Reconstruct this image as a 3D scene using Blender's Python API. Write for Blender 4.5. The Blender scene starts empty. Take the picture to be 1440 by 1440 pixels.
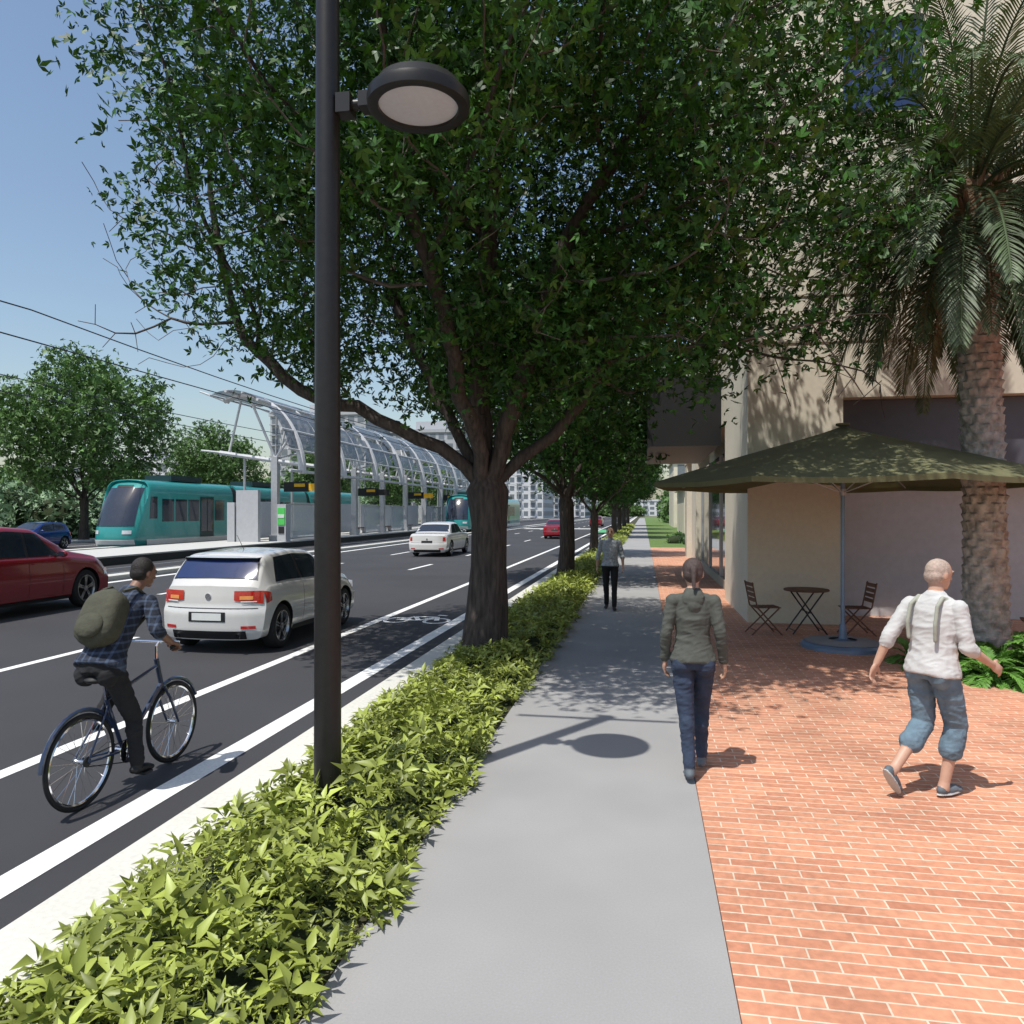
import bpy, bmesh, math, random
import numpy as np
from mathutils import Vector, Matrix, noise
from mathutils.bvhtree import BVHTree
random.seed(3); np.random.seed(3)
sc=bpy.context.scene
TH=math.atan(185/1050.0); CH=2.05
R=math.radians
def V(*a): return Vector(a)
# ---------------------------------------------------------------- materials
def mat(name,col,rough=.6,metal=0.,var=.12,scale=6.,bump=0.,bscale=60.,spec=.4,coat=0.,island=0.,transl=0.,stretch=None,tcol=None,alpha=1.,var2=0.,scale2=.6):
    m=bpy.data.materials.new(name); m.use_nodes=True
    nt=m.node_tree; N=nt.nodes; L=nt.links; N.clear()
    out=N.new('ShaderNodeOutputMaterial'); b=N.new('ShaderNodeBsdfPrincipled')
    b.inputs['Roughness'].default_value=rough; b.inputs['Metallic'].default_value=metal
    b.inputs['Specular IOR Level'].default_value=spec
    if coat: b.inputs['Coat Weight'].default_value=coat; b.inputs['Coat Roughness'].default_value=.05
    tc=N.new('ShaderNodeTexCoord'); mp=N.new('ShaderNodeMapping'); L.new(tc.outputs['Object'],mp.inputs['Vector'])
    if stretch: mp.inputs['Scale'].default_value=stretch
    ns=N.new('ShaderNodeTexNoise'); ns.inputs['Scale'].default_value=scale; ns.inputs['Detail'].default_value=5
    L.new(mp.outputs[0],ns.inputs['Vector'])
    rp=N.new('ShaderNodeMapRange'); rp.inputs['From Min'].default_value=.3; rp.inputs['From Max'].default_value=.7
    rp.inputs['To Min'].default_value=1-var; rp.inputs['To Max'].default_value=1+var
    L.new(ns.outputs['Fac'],rp.inputs['Value'])
    fac=rp.outputs[0]
    if var2:
        n2=N.new('ShaderNodeTexNoise'); n2.inputs['Scale'].default_value=scale2; n2.inputs['Detail'].default_value=3
        L.new(tc.outputs['Object'],n2.inputs['Vector'])
        r2=N.new('ShaderNodeMapRange'); r2.inputs['From Min'].default_value=.3; r2.inputs['From Max'].default_value=.7
        r2.inputs['To Min'].default_value=1-var2; r2.inputs['To Max'].default_value=1+var2
        L.new(n2.outputs['Fac'],r2.inputs['Value'])
        mm=N.new('ShaderNodeMath'); mm.operation='MULTIPLY'; L.new(fac,mm.inputs[0]); L.new(r2.outputs[0],mm.inputs[1]); fac=mm.outputs[0]
    if island:
        g=N.new('ShaderNodeNewGeometry'); r3=N.new('ShaderNodeMapRange')
        r3.inputs['To Min'].default_value=1-island; r3.inputs['To Max'].default_value=1+island
        L.new(g.outputs['Random Per Island'],r3.inputs['Value'])
        mm=N.new('ShaderNodeMath'); mm.operation='MULTIPLY'; L.new(fac,mm.inputs[0]); L.new(r3.outputs[0],mm.inputs[1]); fac=mm.outputs[0]
    sc_=N.new('ShaderNodeVectorMath'); sc_.operation='SCALE'; sc_.inputs[0].default_value=col[:3]; L.new(fac,sc_.inputs['Scale'])
    L.new(sc_.outputs[0],b.inputs['Base Color'])
    if bump:
        nb=N.new('ShaderNodeTexNoise'); nb.inputs['Scale'].default_value=bscale; nb.inputs['Detail'].default_value=4
        L.new(mp.outputs[0],nb.inputs['Vector']); bp=N.new('ShaderNodeBump'); bp.inputs['Strength'].default_value=bump; bp.inputs['Distance'].default_value=.02
        L.new(nb.outputs['Fac'],bp.inputs['Height']); L.new(bp.outputs[0],b.inputs['Normal'])
    res=b.outputs[0]
    if transl:
        t=N.new('ShaderNodeBsdfTranslucent'); t.inputs[0].default_value=(*(tcol or col)[:3],1); mx=N.new('ShaderNodeMixShader'); mx.inputs[0].default_value=transl
        L.new(res,mx.inputs[1]); L.new(t.outputs[0],mx.inputs[2]); res=mx.outputs[0]
    if alpha<1:
        t=N.new('ShaderNodeBsdfTransparent'); mx=N.new('ShaderNodeMixShader'); mx.inputs[0].default_value=alpha
        L.new(t.outputs[0],mx.inputs[1]); L.new(res,mx.inputs[2]); res=mx.outputs[0]
    L.new(res,out.inputs[0]); return m
M={}
def dm(k,*a,**kw): M[k]=mat(k,*a,**kw)
dm('asphalt',(.042,.042,.047),.85,var=.12,scale=180,bump=.35,bscale=350,var2=.14,scale2=.35)
dm('asphalt_old',(.035,.035,.038),.85,var=.2,scale=120,bump=.3,bscale=300)
dm('paint_white',(.72,.72,.70),.6,var=.12,scale=40,var2=.08,scale2=3)
dm('paint_green',(.08,.35,.16),.7,var=.1)
dm('kerb',(.58,.57,.52),.8,var=.08,scale=30,bump=.2,bscale=200,var2=.07)
dm('concrete',(.285,.282,.28),.85,var=.05,scale=90,bump=.15,bscale=260,var2=.08,scale2=.8)
dm('concrete_light',(.45,.45,.43),.85,var=.08,scale=20)
dm('soil',(.045,.045,.02),.95,var=.3,scale=14)
dm('grass',(.10,.16,.04),.9,var=.3,scale=8,bump=.4,bscale=60)
dm('ground',(.12,.13,.07),.95,var=.2,scale=.3)
dm('bark',(.055,.044,.037),.9,var=.5,scale=9,bump=1.,bscale=11,stretch=(2.4,2.4,.4))
dm('twig',(.10,.085,.075),.9,var=.3,scale=5)
dm('leaf',(.027,.082,.009),.5,var=.3,scale=1.2,island=.6,transl=.07,tcol=(.09,.26,.02),spec=.3)
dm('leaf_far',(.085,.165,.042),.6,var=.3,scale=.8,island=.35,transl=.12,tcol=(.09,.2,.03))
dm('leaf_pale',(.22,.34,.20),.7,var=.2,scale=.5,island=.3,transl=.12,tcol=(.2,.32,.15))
dm('hedge_leaf',(.255,.30,.060),.45,var=.25,scale=3,island=.5,transl=.13,tcol=(.38,.44,.08),spec=.4)
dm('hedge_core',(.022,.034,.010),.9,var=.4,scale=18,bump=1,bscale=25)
dm('fern',(.12,.27,.05),.5,var=.2,scale=3,island=.25,transl=.2,tcol=(.15,.35,.05))
dm('palm_leaf',(.070,.105,.048),.5,var=.2,scale=2,island=.5,transl=.06,tcol=(.12,.2,.04))
dm('palm_dry',(.16,.10,.055),.85,var=.3,scale=10,island=.3)
dm('palm_bark',(.34,.32,.29),.95,var=.45,scale=10,bump=1.,bscale=22)
dm('stucco',(.62,.57,.46),.85,var=.04,scale=12,bump=.12,bscale=120,var2=.06,scale2=.5)
dm('stucco_dark',(.36,.32,.25),.85,var=.05)
dm('wall_grey',(.47,.455,.46),.85,var=.05,scale=9,var2=.06)
dm('panel_dark',(.085,.085,.105),.4,var=.05)
dm('glass_dark',(.02,.026,.04),.06,var=.1,spec=.9)
dm('glass_blue',(.012,.027,.095),.06,var=.1,spec=.8)
dm('glass_store',(.42,.45,.48),.05,metal=.8,var=.35,scale=.8)
dm('glass_roof',(.10,.11,.125),.2,alpha=.78,var=.1)
dm('glass_panel',(.55,.6,.62),.1,alpha=.5,var=.05)
dm('win_hazed',(.16,.18,.20),.3,var=.1)  # distant windows: paler blue-grey, air haze put into the base colour
dm('black',(.012,.012,.013),.5,var=.1)
dm('black_metal',(.022,.021,.021),.38,metal=.3,var=.12,scale=20,bump=.05,bscale=200)
dm('rubber',(.016,.016,.017),.8,var=.2,scale=30)
dm('lens',(.52,.58,.66),.35,var=.04,scale=30)
dm('steel',(.42,.43,.45),.4,metal=.4,var=.06)
dm('steel_white',(.52,.53,.55),.45,var=.06)
dm('chrome',(.7,.7,.72),.12,metal=1,var=.05)
dm('rim',(.35,.35,.36),.25,metal=.9,var=.05)
dm('car_white',(.56,.55,.53),.25,var=.02,coat=1,spec=.5)
dm('car_red',(.22,.004,.012),.25,var=.03,coat=1)
dm('car_blue',(.006,.03,.16),.25,var=.03,coat=1)
dm('tail_red',(.42,.01,.006),.12,var=.2,scale=30,coat=1)
dm('tail_amber',(.7,.28,.08),.15,var=.2)
dm('lamp_clear',(.7,.7,.72),.1,var=.1,coat=1)
dm('teal',(.025,.26,.25),.3,var=.05,coat=.6)
dm('teal_dark',(.008,.035,.04),.4,var=.1)
dm('white_gloss',(.65,.66,.64),.3,var=.04)
dm('yellow',(.75,.42,.02),.5,var=.05)
dm('green_sign',(.08,.5,.10),.5,var=.05)
dm('umbrella',(.135,.135,.068),.9,var=.1,scale=4,bump=.15,bscale=300,transl=.06,tcol=(.2,.2,.07))
dm('umbrella_red',(.6,.06,.02),.85,transl=.3,tcol=(.8,.2,.02))
dm('pole_blue',(.17,.24,.34),.4,metal=.4)
dm('wood',(.14,.065,.038),.6,var=.3,scale=6,stretch=(1,1,8))
dm('skin',(.48,.29,.21),.5,var=.06,scale=15)
dm('skin_dark',(.20,.105,.07),.5,var=.06,scale=15)
dm('hair_dark',(.015,.011,.010),.6,var=.3,scale=60,bump=.5,bscale=150)
dm('hair_brown',(.065,.045,.042),.6,var=.3,scale=60,bump=.5,bscale=150)
dm('hair_grey',(.40,.31,.26),.7,var=.2,scale=60,bump=.4,bscale=150)
dm('hoodie',(.072,.077,.068),.95,var=.10,scale=20,bump=.12,bscale=60)
dm('jeans',(.028,.042,.075),.9,var=.3,scale=9,bump=.15,bscale=60)
dm('jeans_light',(.12,.18,.23),.9,var=.25,scale=12,bump=.2,bscale=50)
dm('shirt_white',(.48,.48,.475),.9,var=.04,scale=12,bump=.1,bscale=60)
dm('strap',(.30,.31,.26),.9)
dm('shirt_grey',(.30,.33,.36),.9,var=.3,scale=40,bump=.2,bscale=20)
dm('plaid',(.025,.035,.06),.9,var=.1,bump=.15,bscale=20)
dm('trousers',(.014,.014,.016),.9,var=.2,bump=.2,bscale=24)
dm('shoe_grey',(.10,.12,.14),.7,var=.2)
dm('shoe_black',(.015,.015,.016),.6)
dm('sole',(.45,.45,.43),.7)
dm('backpack',(.06,.06,.042),.9,var=.15,scale=20,bump=.4,bscale=30)
dm('eye',(.02,.015,.012),.2)
dm('lips',(.35,.14,.11),.5)
dm('bike_blue',(.02,.035,.08),.3,coat=.8)
dm('bld_grey',(.40,.41,.43),.8,var=.05)
dm('bld_white',(.58,.59,.61),.8,var=.05)
def brickmat():
    m=bpy.data.materials.new('brick_paving'); m.use_nodes=True; nt=m.node_tree;N=nt.nodes;L=nt.links
    b=N['Principled BSDF']; b.inputs['Roughness'].default_value=.85
    tc=N.new('ShaderNodeTexCoord'); br=N.new('ShaderNodeTexBrick'); L.new(tc.outputs['Object'],br.inputs['Vector'])
    br.inputs['Scale'].default_value=1; br.inputs['Brick Width'].default_value=.25; br.inputs['Row Height'].default_value=.088
    br.inputs['Mortar Size'].default_value=.0052; br.inputs['Mortar Smooth'].default_value=.2
    br.inputs['Color1'].default_value=(.56,.265,.158,1); br.inputs['Color2'].default_value=(.43,.18,.105,1); br.inputs['Mortar'].default_value=(.60,.50,.39,1)
    br.inputs['Bias'].default_value=-.1
    ns=N.new('ShaderNodeTexNoise'); ns.inputs['Scale'].default_value=22; ns.inputs['Detail'].default_value=6; L.new(tc.outputs['Object'],ns.inputs['Vector'])
    n2=N.new('ShaderNodeTexNoise'); n2.inputs['Scale'].default_value=.9; L.new(tc.outputs['Object'],n2.inputs['Vector'])
    ad=N.new('ShaderNodeMath'); ad.operation='ADD'; L.new(ns.outputs['Fac'],ad.inputs[0]); L.new(n2.outputs['Fac'],ad.inputs[1])
    rg=N.new('ShaderNodeMapRange'); rg.inputs['From Min'].default_value=.7; rg.inputs['From Max'].default_value=1.3; rg.inputs['To Min'].default_value=.76; rg.inputs['To Max'].default_value=1.18
    L.new(ad.outputs[0],rg.inputs['Value'])
    s=N.new('ShaderNodeVectorMath'); s.operation='SCALE'; L.new(br.outputs['Color'],s.inputs[0]); L.new(rg.outputs[0],s.inputs['Scale']); L.new(s.outputs[0],b.inputs['Base Color'])
    bp=N.new('ShaderNodeBump'); bp.inputs['Strength'].default_value=.5; bp.inputs['Distance'].default_value=.006; bp.invert=True
    L.new(br.outputs['Fac'],bp.inputs['Height']); b2=N.new('ShaderNodeBump'); b2.inputs['Strength'].default_value=.25; b2.inputs['Distance'].default_value=.01
    L.new(ns.outputs['Fac'],b2.inputs['Height']); L.new(bp.outputs[0],b2.inputs['Normal']); L.new(b2.outputs[0],b.inputs['Normal'])
    M['brick']=m
brickmat()
def plaidmat():
    m=M['plaid']; nt=m.node_tree;N=nt.nodes;L=nt.links
    b=[n for n in N if n.type=='BSDF_PRINCIPLED'][0]; tc=[n for n in N if n.type=='TEX_COORD'][0]
    sx=N.new('ShaderNodeSeparateXYZ'); L.new(tc.outputs['Object'],sx.inputs[0])
    outs=[]
    for k in ('X','Z','Y'):
        mu=N.new('ShaderNodeMath'); mu.operation='MULTIPLY'; mu.inputs[1].default_value=110; L.new(sx.outputs[k],mu.inputs[0])
        sn=N.new('ShaderNodeMath'); sn.operation='SINE'; L.new(mu.outputs[0],sn.inputs[0]); 
        g=N.new('ShaderNodeMath'); g.operation='GREATER_THAN'; g.inputs[1].default_value=.65; L.new(sn.outputs[0],g.inputs[0]); outs.append(g.outputs[0])
    a=N.new('ShaderNodeMath'); a.operation='ADD'; L.new(outs[0],a.inputs[0]); L.new(outs[1],a.inputs[1])
    a2=N.new('ShaderNodeMath'); a2.operation='MULTIPLY_ADD'; a2.inputs[1].default_value=.3; L.new(outs[2],a2.inputs[0]); L.new(a.outputs[0],a2.inputs[2])
    mr=N.new('ShaderNodeMapRange'); mr.inputs['From Max'].default_value=2; L.new(a2.outputs[0],mr.inputs['Value'])
    mx=N.new('ShaderNodeMix'); mx.data_type='RGBA'; mx.inputs['A'].default_value=(.014,.018,.03,1); mx.inputs['B'].default_value=(.07,.10,.16,1)
    L.new(mr.outputs[0],mx.inputs['Factor']); L.new(mx.outputs['Result'],b.inputs['Base Color'])
plaidmat()
# ---------------------------------------------------------------- mesh builder
def link(o,parent=None):
    sc.collection.objects.link(o)
    if parent: o.parent=parent
    return o
def empty(name,loc=(0,0,0),rz=0):
    e=bpy.data.objects.new(name,None); e.location=loc; e.rotation_euler=(0,0,rz); e.empty_display_size=.2
    return link(e)
class MB:
    def __init__(s): s.v=[];s.f=[];s.m=[];s.mats=[]
    def mi(s,k):
        if k not in s.mats: s.mats.append(k)
        return s.mats.index(k)
    def add(s,vs,fs,m):
        o=len(s.v); s.v+= [tuple(v) for v in vs]; i=s.mi(m)
        for f in fs: s.f.append(tuple(o+a for a in f)); s.m.append(i)
    def box(s,c,d,m,rot=None):
        x,y,z=d[0]/2,d[1]/2,d[2]/2
        vs=[V(a*x,b*y,e*z) for a in(-1,1) for b in(-1,1) for e in(-1,1)]
        if rot is not None: vs=[rot@v for v in vs]
        vs=[v+V(*c) for v in vs]
        s.add(vs,[(0,1,3,2),(4,6,7,5),(0,4,5,1),(2,3,7,6),(0,2,6,4),(1,5,7,3)],m)
    def bb(s,x0,x1,y0,y1,z0,z1,m): s.box(((x0+x1)/2,(y0+y1)/2,(z0+z1)/2),(x1-x0,y1-y0,z1-z0),m)
    def quad(s,pts,m): s.add(pts,[tuple(range(len(pts)))],m)
    def grid(s,P,m,cu=False,cv=False,cap=False):
        nu=len(P);nv=len(P[0]); vs=[p for r in P for p in r]; fs=[]
        for i in range(nu if cu else nu-1):
            for j in range(nv if cv else nv-1):
                a=i*nv+j;b=i*nv+(j+1)%nv;c=((i+1)%nu)*nv+(j+1)%nv;d=((i+1)%nu)*nv+j
                fs.append((a,b,c,d))
        if cap: fs.append(tuple(range(nv))[::-1]); fs.append(tuple((nu-1)*nv+j for j in range(nv)))
        s.add(vs,fs,m)
    def tube(s,pts,rad,m,n=8,cap=True,nz=0,closed=False):
        pts=[Vector(p) for p in pts]; k=len(pts)
        if not hasattr(rad,'__len__'): rad=[rad]*k
        up=None; P=[]
        for i in range(k):
            if closed: t=pts[(i+1)%k]-pts[i-1]
            else: t=pts[min(i+1,k-1)]-pts[max(i-1,0)]
            t.normalize()
            if up is None:
                up=V(0,0,1) if abs(t.z)<.9 else V(1,0,0)
            a=up-t*up.dot(t)
            if a.length<1e-4: a=V(1,0,0)-t*t.x
            a.normalize(); b=t.cross(a); up=a
            ring=[]
            for j in range(n):
                g=2*math.pi*j/n; r=rad[i]
                d=a*math.cos(g)+b*math.sin(g)
                if nz:
                    q=pts[i]+d*r
                    r*=1+nz*noise.noise(V(q.x*5,q.y*5,q.z*.9))+nz*.6*noise.noise(V(q.x*13,q.y*13,q.z*2))
                ring.append(pts[i]+d*r)
            P.append(ring)
        s.grid(P,m,cu=closed,cv=True,cap=cap and not closed)
    def lathe(s,prof,c,m,n=24,axis='z',cap=False):
        P=[]
        for r,h in prof:
            ring=[]
            for j in range(n):
                g=2*math.pi*j/n
                if axis=='z': p=V(r*math.cos(g),r*math.sin(g),h)
                elif axis=='x': p=V(h,r*math.cos(g),r*math.sin(g))
                else: p=V(r*math.sin(g),h,r*math.cos(g))
                ring.append(p+V(*c))
            P.append(ring)
        s.grid(P,m,cv=True,cap=cap)
    def ell(s,c,r,m,Rm=None,n=14):
        P=[]
        for i in range(n+1):
            t=math.pi*i/n; t=min(max(t,.02),math.pi-.02)
            ring=[]
            for j in range(n*2):
                g=math.pi*j/n
                p=V(r[0]*math.sin(t)*math.cos(g),r[1]*math.sin(t)*math.sin(g),-r[2]*math.cos(t))
                if Rm is not None: p=Rm@p
                ring.append(p+Vector(c))
            P.append(ring)
        s.grid(P,m,cv=True,cap=True)
    def capsule(s,a,b,ra,rb,m,n=14):
        a=Vector(a);b=Vector(b);d=(b-a).normalized();P=[];R_=[]
        for i in range(6): t=math.pi/2*(1-i/5.5); P.append(a-d*ra*math.sin(t)); R_.append(max(ra*math.cos(t),.0008))
        for i in range(1,5): P.append(a.lerp(b,i/5));R_.append(ra+(rb-ra)*i/5)
        for i in range(6): t=math.pi/2*((i+.5)/5.5); P.append(b+d*rb*math.sin(t)); R_.append(max(rb*math.cos(t),.0008))
        s.tube(P,R_,m,n=n)
    def mesh(s,name,smooth=40):
        me=bpy.data.meshes.new(name); me.from_pydata(s.v,[],s.f)
        for k in s.mats: me.materials.append(M[k])
        me.polygons.foreach_set('material_index',s.m)
        if smooth:
            me.polygons.foreach_set('use_smooth',[True]*len(s.f)); me.set_sharp_from_angle(angle=R(smooth))
        me.update(); return me
    def obj(s,name,parent=None,smooth=40,bevel=0):
        o=bpy.data.objects.new(name,s.mesh(name,smooth)); link(o,parent)
        if bevel:
            b=o.modifiers.new('b','BEVEL'); b.width=bevel; b.segments=2; b.limit_method='ANGLE'; b.angle_limit=R(40)
        return o
def fast(name,verts,faces,mats):
    me=bpy.data.meshes.new(name); nv=len(verts); nf,k=faces.shape
    me.vertices.add(nv); me.vertices.foreach_set('co',np.ascontiguousarray(verts,dtype=np.float32).ravel())
    me.loops.add(nf*k); me.loops.foreach_set('vertex_index',np.ascontiguousarray(faces,dtype=np.int32).ravel())
    me.polygons.add(nf); me.polygons.foreach_set('loop_start',np.arange(nf,dtype=np.int32)*k)
    for m in mats: me.materials.append(M[m])
    me.update(calc_edges=True); me.validate()
    return me
# ---------------------------------------------------------------- leaves
def unit(a): return a/np.maximum(np.linalg.norm(a,axis=1,keepdims=True),1e-6)
def leafverts(C,size,rng,lobes=(-.95,0,.95),w=.2,up=.4):
    N=len(C); n=unit(rng.normal(size=(N,3))+np.array([0,0,up])); d=unit(np.cross(n,rng.normal(size=(N,3)))); sd=np.cross(n,d)
    s=(size*rng.uniform(.6,1.35,N))[:,None]; out=[]
    for a in lobes:
        dr=math.cos(a)*d+math.sin(a)*sd; si=np.cross(n,dr); l=s*(1 if abs(a)<.1 else .8)
        out.append(np.stack([C,C+dr*l*.45+si*l*w+n*l*.06,C+dr*l-n*l*.12,C+dr*l*.45-si*l*w+n*l*.06],1))
    return np.concatenate(out,0).reshape(-1,3)
def quads(nv): return np.arange(nv,dtype=np.int32).reshape(-1,4)
# ---------------------------------------------------------------- tree growth
def grow(seed,trunk,limbs,ells,natt,step=.3,kill=.5,clump=-.12,cs=.5,extra=None):
    rng=np.random.RandomState(seed)
    nodes=[];par=[];fixr={}
    for i,(p,r) in enumerate(trunk): nodes.append(p);par.append(i-1);fixr[i]=r
    lastt=len(trunk)-1
    for si,pts,r0 in limbs:
        p=lastt+si+1
        prev=np.array(nodes[p]); 
        for q in pts:
            q=np.array(q,float); L=np.linalg.norm(q-prev); n=max(1,int(L/step)); st=prev.copy()
            for k in range(1,n+1):
                x=st+(q-st)*k/n + rng.normal(size=3)*.03
                nodes.append(tuple(x));par.append(p);p=len(nodes)-1
            prev=q
    A=[]
    tot=sum(e[1][0]*e[1][1]*e[1][2] for e in ells)
    for c,r in ells:
        k=int(natt*r[0]*r[1]*r[2]/tot*1.6)
        u=unit(rng.normal(size=(k,3)))*(rng.uniform(0.02,1,(k,1))**(1/2.6)); P=u*np.array(r)+np.array(c)
        keep=[noise.noise(Vector(p*cs)+V(seed,0,0))>clump for p in P]; A.append(P[keep])
    A0=np.concatenate(A)
    if extra is not None: A.append(np.array(extra))
    A=np.concatenate(A); 
    X=list(np.array(nodes))
    XA=np.array(nodes); nd=np.full(len(A),1e9); ni=np.zeros(len(A),int)
    def upd(P,off):
        nonlocal nd,ni
        if len(P)==0: return
        D=np.linalg.norm(A[:,None,:]-P[None],axis=2); j=D.argmin(1); d=D[np.arange(len(A)),j]; b=d<nd; nd[b]=d[b]; ni[b]=j[b]+off
    upd(XA[lastt:],lastt)
    for it in range(90):
        al=nd>kill
        A=A[al];nd=nd[al];ni=ni[al]
        if len(A)==0: break
        un=np.unique(ni); newP=[]
        XA=np.array(X)
        for u in un:
            sel=ni==u; dv=unit(A[sel]-XA[u]).sum(0); dv+=rng.normal(size=3)*.35*max(1,np.linalg.norm(dv)*.25); dv=dv/(np.linalg.norm(dv)+1e-6)
            pp=par[u]
            if pp>=0:
                pd=XA[u]-XA[pp]; pd/=np.linalg.norm(pd)+1e-6
                dv=dv+pd*.35; dv/=np.linalg.norm(dv)+1e-6
            newP.append((u,XA[u]+dv*step))
        off=len(X); P=np.array([p for _,p in newP])
        for u,p in newP: X.append(p);par.append(int(u))
        upd(P,off)
        if len(X)>12000: break
    X=np.array(X); n=len(X); nch=[[] for _ in range(n)]
    for i in range(n):
        if par[i]>=0: nch[par[i]].append(i)
    cnt=np.zeros(n)
    for i in range(n-1,-1,-1):
        if not nch[i]: cnt[i]=1
        if par[i]>=0: cnt[par[i]]+=cnt[i]
    mx=trunk[-1][1]; e=math.log(cnt[lastt])/math.log(mx*1.12/.0055)
    r=.0055*cnt**(1/e)
    for i in fixr: r[i]=fixr[i]
    r=np.where(np.arange(n)>lastt,np.minimum(r,mx*.85),r)
    return X,par,r,nch,lastt,A0
def treemesh(name,seed,sk,leafsize,perleaf,leafmat,barefn=None,spread=.2,thin=.022,lobes=(-.95,0,.95),fill=4):
    X,par,r,nch,lastt,A0=sk; rng=np.random.RandomState(seed); b=MB()
    stack=[(0,-1)]
    while stack:
        st,pr=stack.pop(); chain=[st] if pr<0 else [pr,st]; cur=st
        while nch[cur]:
            c=sorted(nch[cur],key=lambda k:-r[k]); 
            for o in c[1:]: stack.append((o,cur))
            cur=c[0]; chain.append(cur)
        rr=[r[c] for c in chain]
        if pr>=0: rr[0]=min(rr[0],rr[1]*1.25)
        mxr=max(rr); n=20 if mxr>.2 else (9 if mxr>.05 else 4)
        b.tube([X[c] for c in chain],rr,'bark' if mxr>.03 else 'twig',n=n,nz=.22 if mxr>.2 else (.12 if mxr>.05 else 0))
    wood=b.mesh(name+'_wood',60)
    idx=[i for i in range(lastt+1,len(X)) if r[i]<thin and (barefn is None or not barefn(X[i]))]
    P=X[idx]; C=np.repeat(P,perleaf,0)+rng.normal(size=(len(P)*perleaf,3))*spread
    F=np.repeat(A0,fill,0)+rng.normal(size=(len(A0)*fill,3))*spread*1.1
    C=np.concatenate([C,F])
    lv=leafverts(C,leafsize,rng,lobes)
    lm=fast(name+'_leaves',lv,quads(len(lv)),[leafmat])
    return wood,lm
def puttree(name,ms,loc,rz=0,s=1.,sz=None):
    e=empty(name,loc,rz); e.scale=(s,s,sz or s)
    for m,n in zip(ms,('trunk_and_limbs','crown_foliage')): link(bpy.data.objects.new(n,m),e)
    return e
trunk=[((0,0,-.05),.44),((0.0,0,.2),.33),((.04,0,.7),.275),((.05,0,1.3),.255),((0.02,0,1.9),.26),((0,0,2.35),.29)]
limbs=[(-1,[(-.6,-.2,2.9),(-1.5,-.3,3.4),(-2.7,-.3,3.8),(-3.6,-.2,4.6)],0),(-1,[(-.12,.1,3.3),(-.15,0,4.6),(.05,0,6.2)],0),
 (-1,[(.5,.1,2.75),(1.1,.2,3.35),(1.9,.2,4.4)],0),(-1,[(.2,.9,3.5),(.4,2,4.6)],0),(-1,[(-.2,-.9,3.8),(-.3,-1.9,5.0)],0),
 (-1,[(-.35,.1,3.0),(-.9,.3,4.0),(-1.5,.4,5.2)],0),(-1,[(.3,-.1,3.2),(.8,-.4,4.4),(1.2,-.6,5.6)],0)]
rr=random.Random(5)
ex=[( -4.4-rr.random()*1.5,rr.uniform(-1.0,.6),rr.uniform(4.3,7.4)) for _ in range(90)]+[(3.8+rr.random()*1.6,rr.uniform(-1.2,1),rr.uniform(3.3,4.6)) for _ in range(50)]
skA=grow(5,trunk,limbs,[((-.55,0,8.0),(4.9,4.5,4.4)),((2.2,0,6.8),(3.7,3.8,3.6)),((-1.4,-.3,6.2),(3.3,3.2,2.5)),((.2,.4,5.1),(3.9,3.4,1.8)),((.3,-2.7,6.7),(2.8,2.4,1.9))],3900,clump=-.15,cs=.62,kill=.34,step=.28,extra=ex)
def bare(p): return (p[0]<-4.4 and p[2]<7.3) or p[2]<3.5 or (p[0]>3.9 and p[2]<4.6)
treeA=treemesh('treeA',7,skA,.112,10,'leaf',bare,spread=.19,thin=.024,fill=10)
puttree('street_tree',treeA,(-2.18,10.3,0))
trunk2=[((0,0,-.05),.36),((0,0,.3),.27),((.02,0,1.0),.24),((0,0,1.8),.23),((0,0,2.3),.25)]
skB=grow(11,trunk2,limbs,[((0,0,6.6),(4.4,4.4,3.5))],900,clump=-.16,kill=.5,step=.34)
treeB=treemesh('treeB',9,skB,.21,8,'leaf',lambda p:p[2]<3.2,spread=.26,fill=8)
for i,(y,rz,s) in enumerate([(22.6,.6,1.0),(35.5,2.1,.8),(60,4,.9),(73,1,.9),(90,3,1.),(112,5,1.)]):
    puttree('street_tree',treeB,(-2.3,y,0),rz,s)
skC=grow(21,[((0,0,-.05),.34),((0,0,.5),.28),((0,0,1.6),.25),((0,0,2.6),.24)],limbs,[((0,0,7.6),(5.4,5.4,4.8))],900,clump=-.12,cs=.4,kill=.6,step=.4)
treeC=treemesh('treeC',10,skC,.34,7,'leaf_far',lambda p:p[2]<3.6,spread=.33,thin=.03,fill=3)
for (x,y,rz,s) in [(-40,48,0,1.12),(-41,66,1,.86),(-43,95,2,.9),(-42,120,4,.9),(-54,38,3,.8),(-44,150,1,1.)]:
    puttree('roadside_tree',treeC,(x,y,-.1),rz,s)
# ---------------------------------------------------------------- ground, road
b=MB(); b.quad([(-1500,-300,-.12),(1500,-300,-.12),(1500,3000,-.12),(-1500,3000,-.12)],'ground'); b.obj('ground')
RZ=-.08
b=MB(); b.quad([(-39,-25,RZ),(-3.12,-25,RZ),(-3.12,400,RZ),(-39,400,RZ)],'asphalt'); b.obj('road')
b=MB(); mz=RZ+.004
def mark(x0,x1,y0,y1,m='paint_white',z=mz): b.quad([(x0,y0,z),(x1,y0,z),(x1,y1,z),(x0,y1,z)],m)
mark(-3.70,-3.48,-20,400); mark(-5.21,-5.05,-20,400)
y=-18.6
while y<300:
    mark(-8.57,-8.42,y,y+3); mark(-12.4,-12.25,y,y+3); y+=9
mark(-16.0,-15.75,-20,400)
mark(-31.6,-31.4,-20,300);mark(-35,-34.85,-20,300)
mark(-5.0,-3.75,78,92,'paint_green'); mark(-15,-5.3,93,96)
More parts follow.
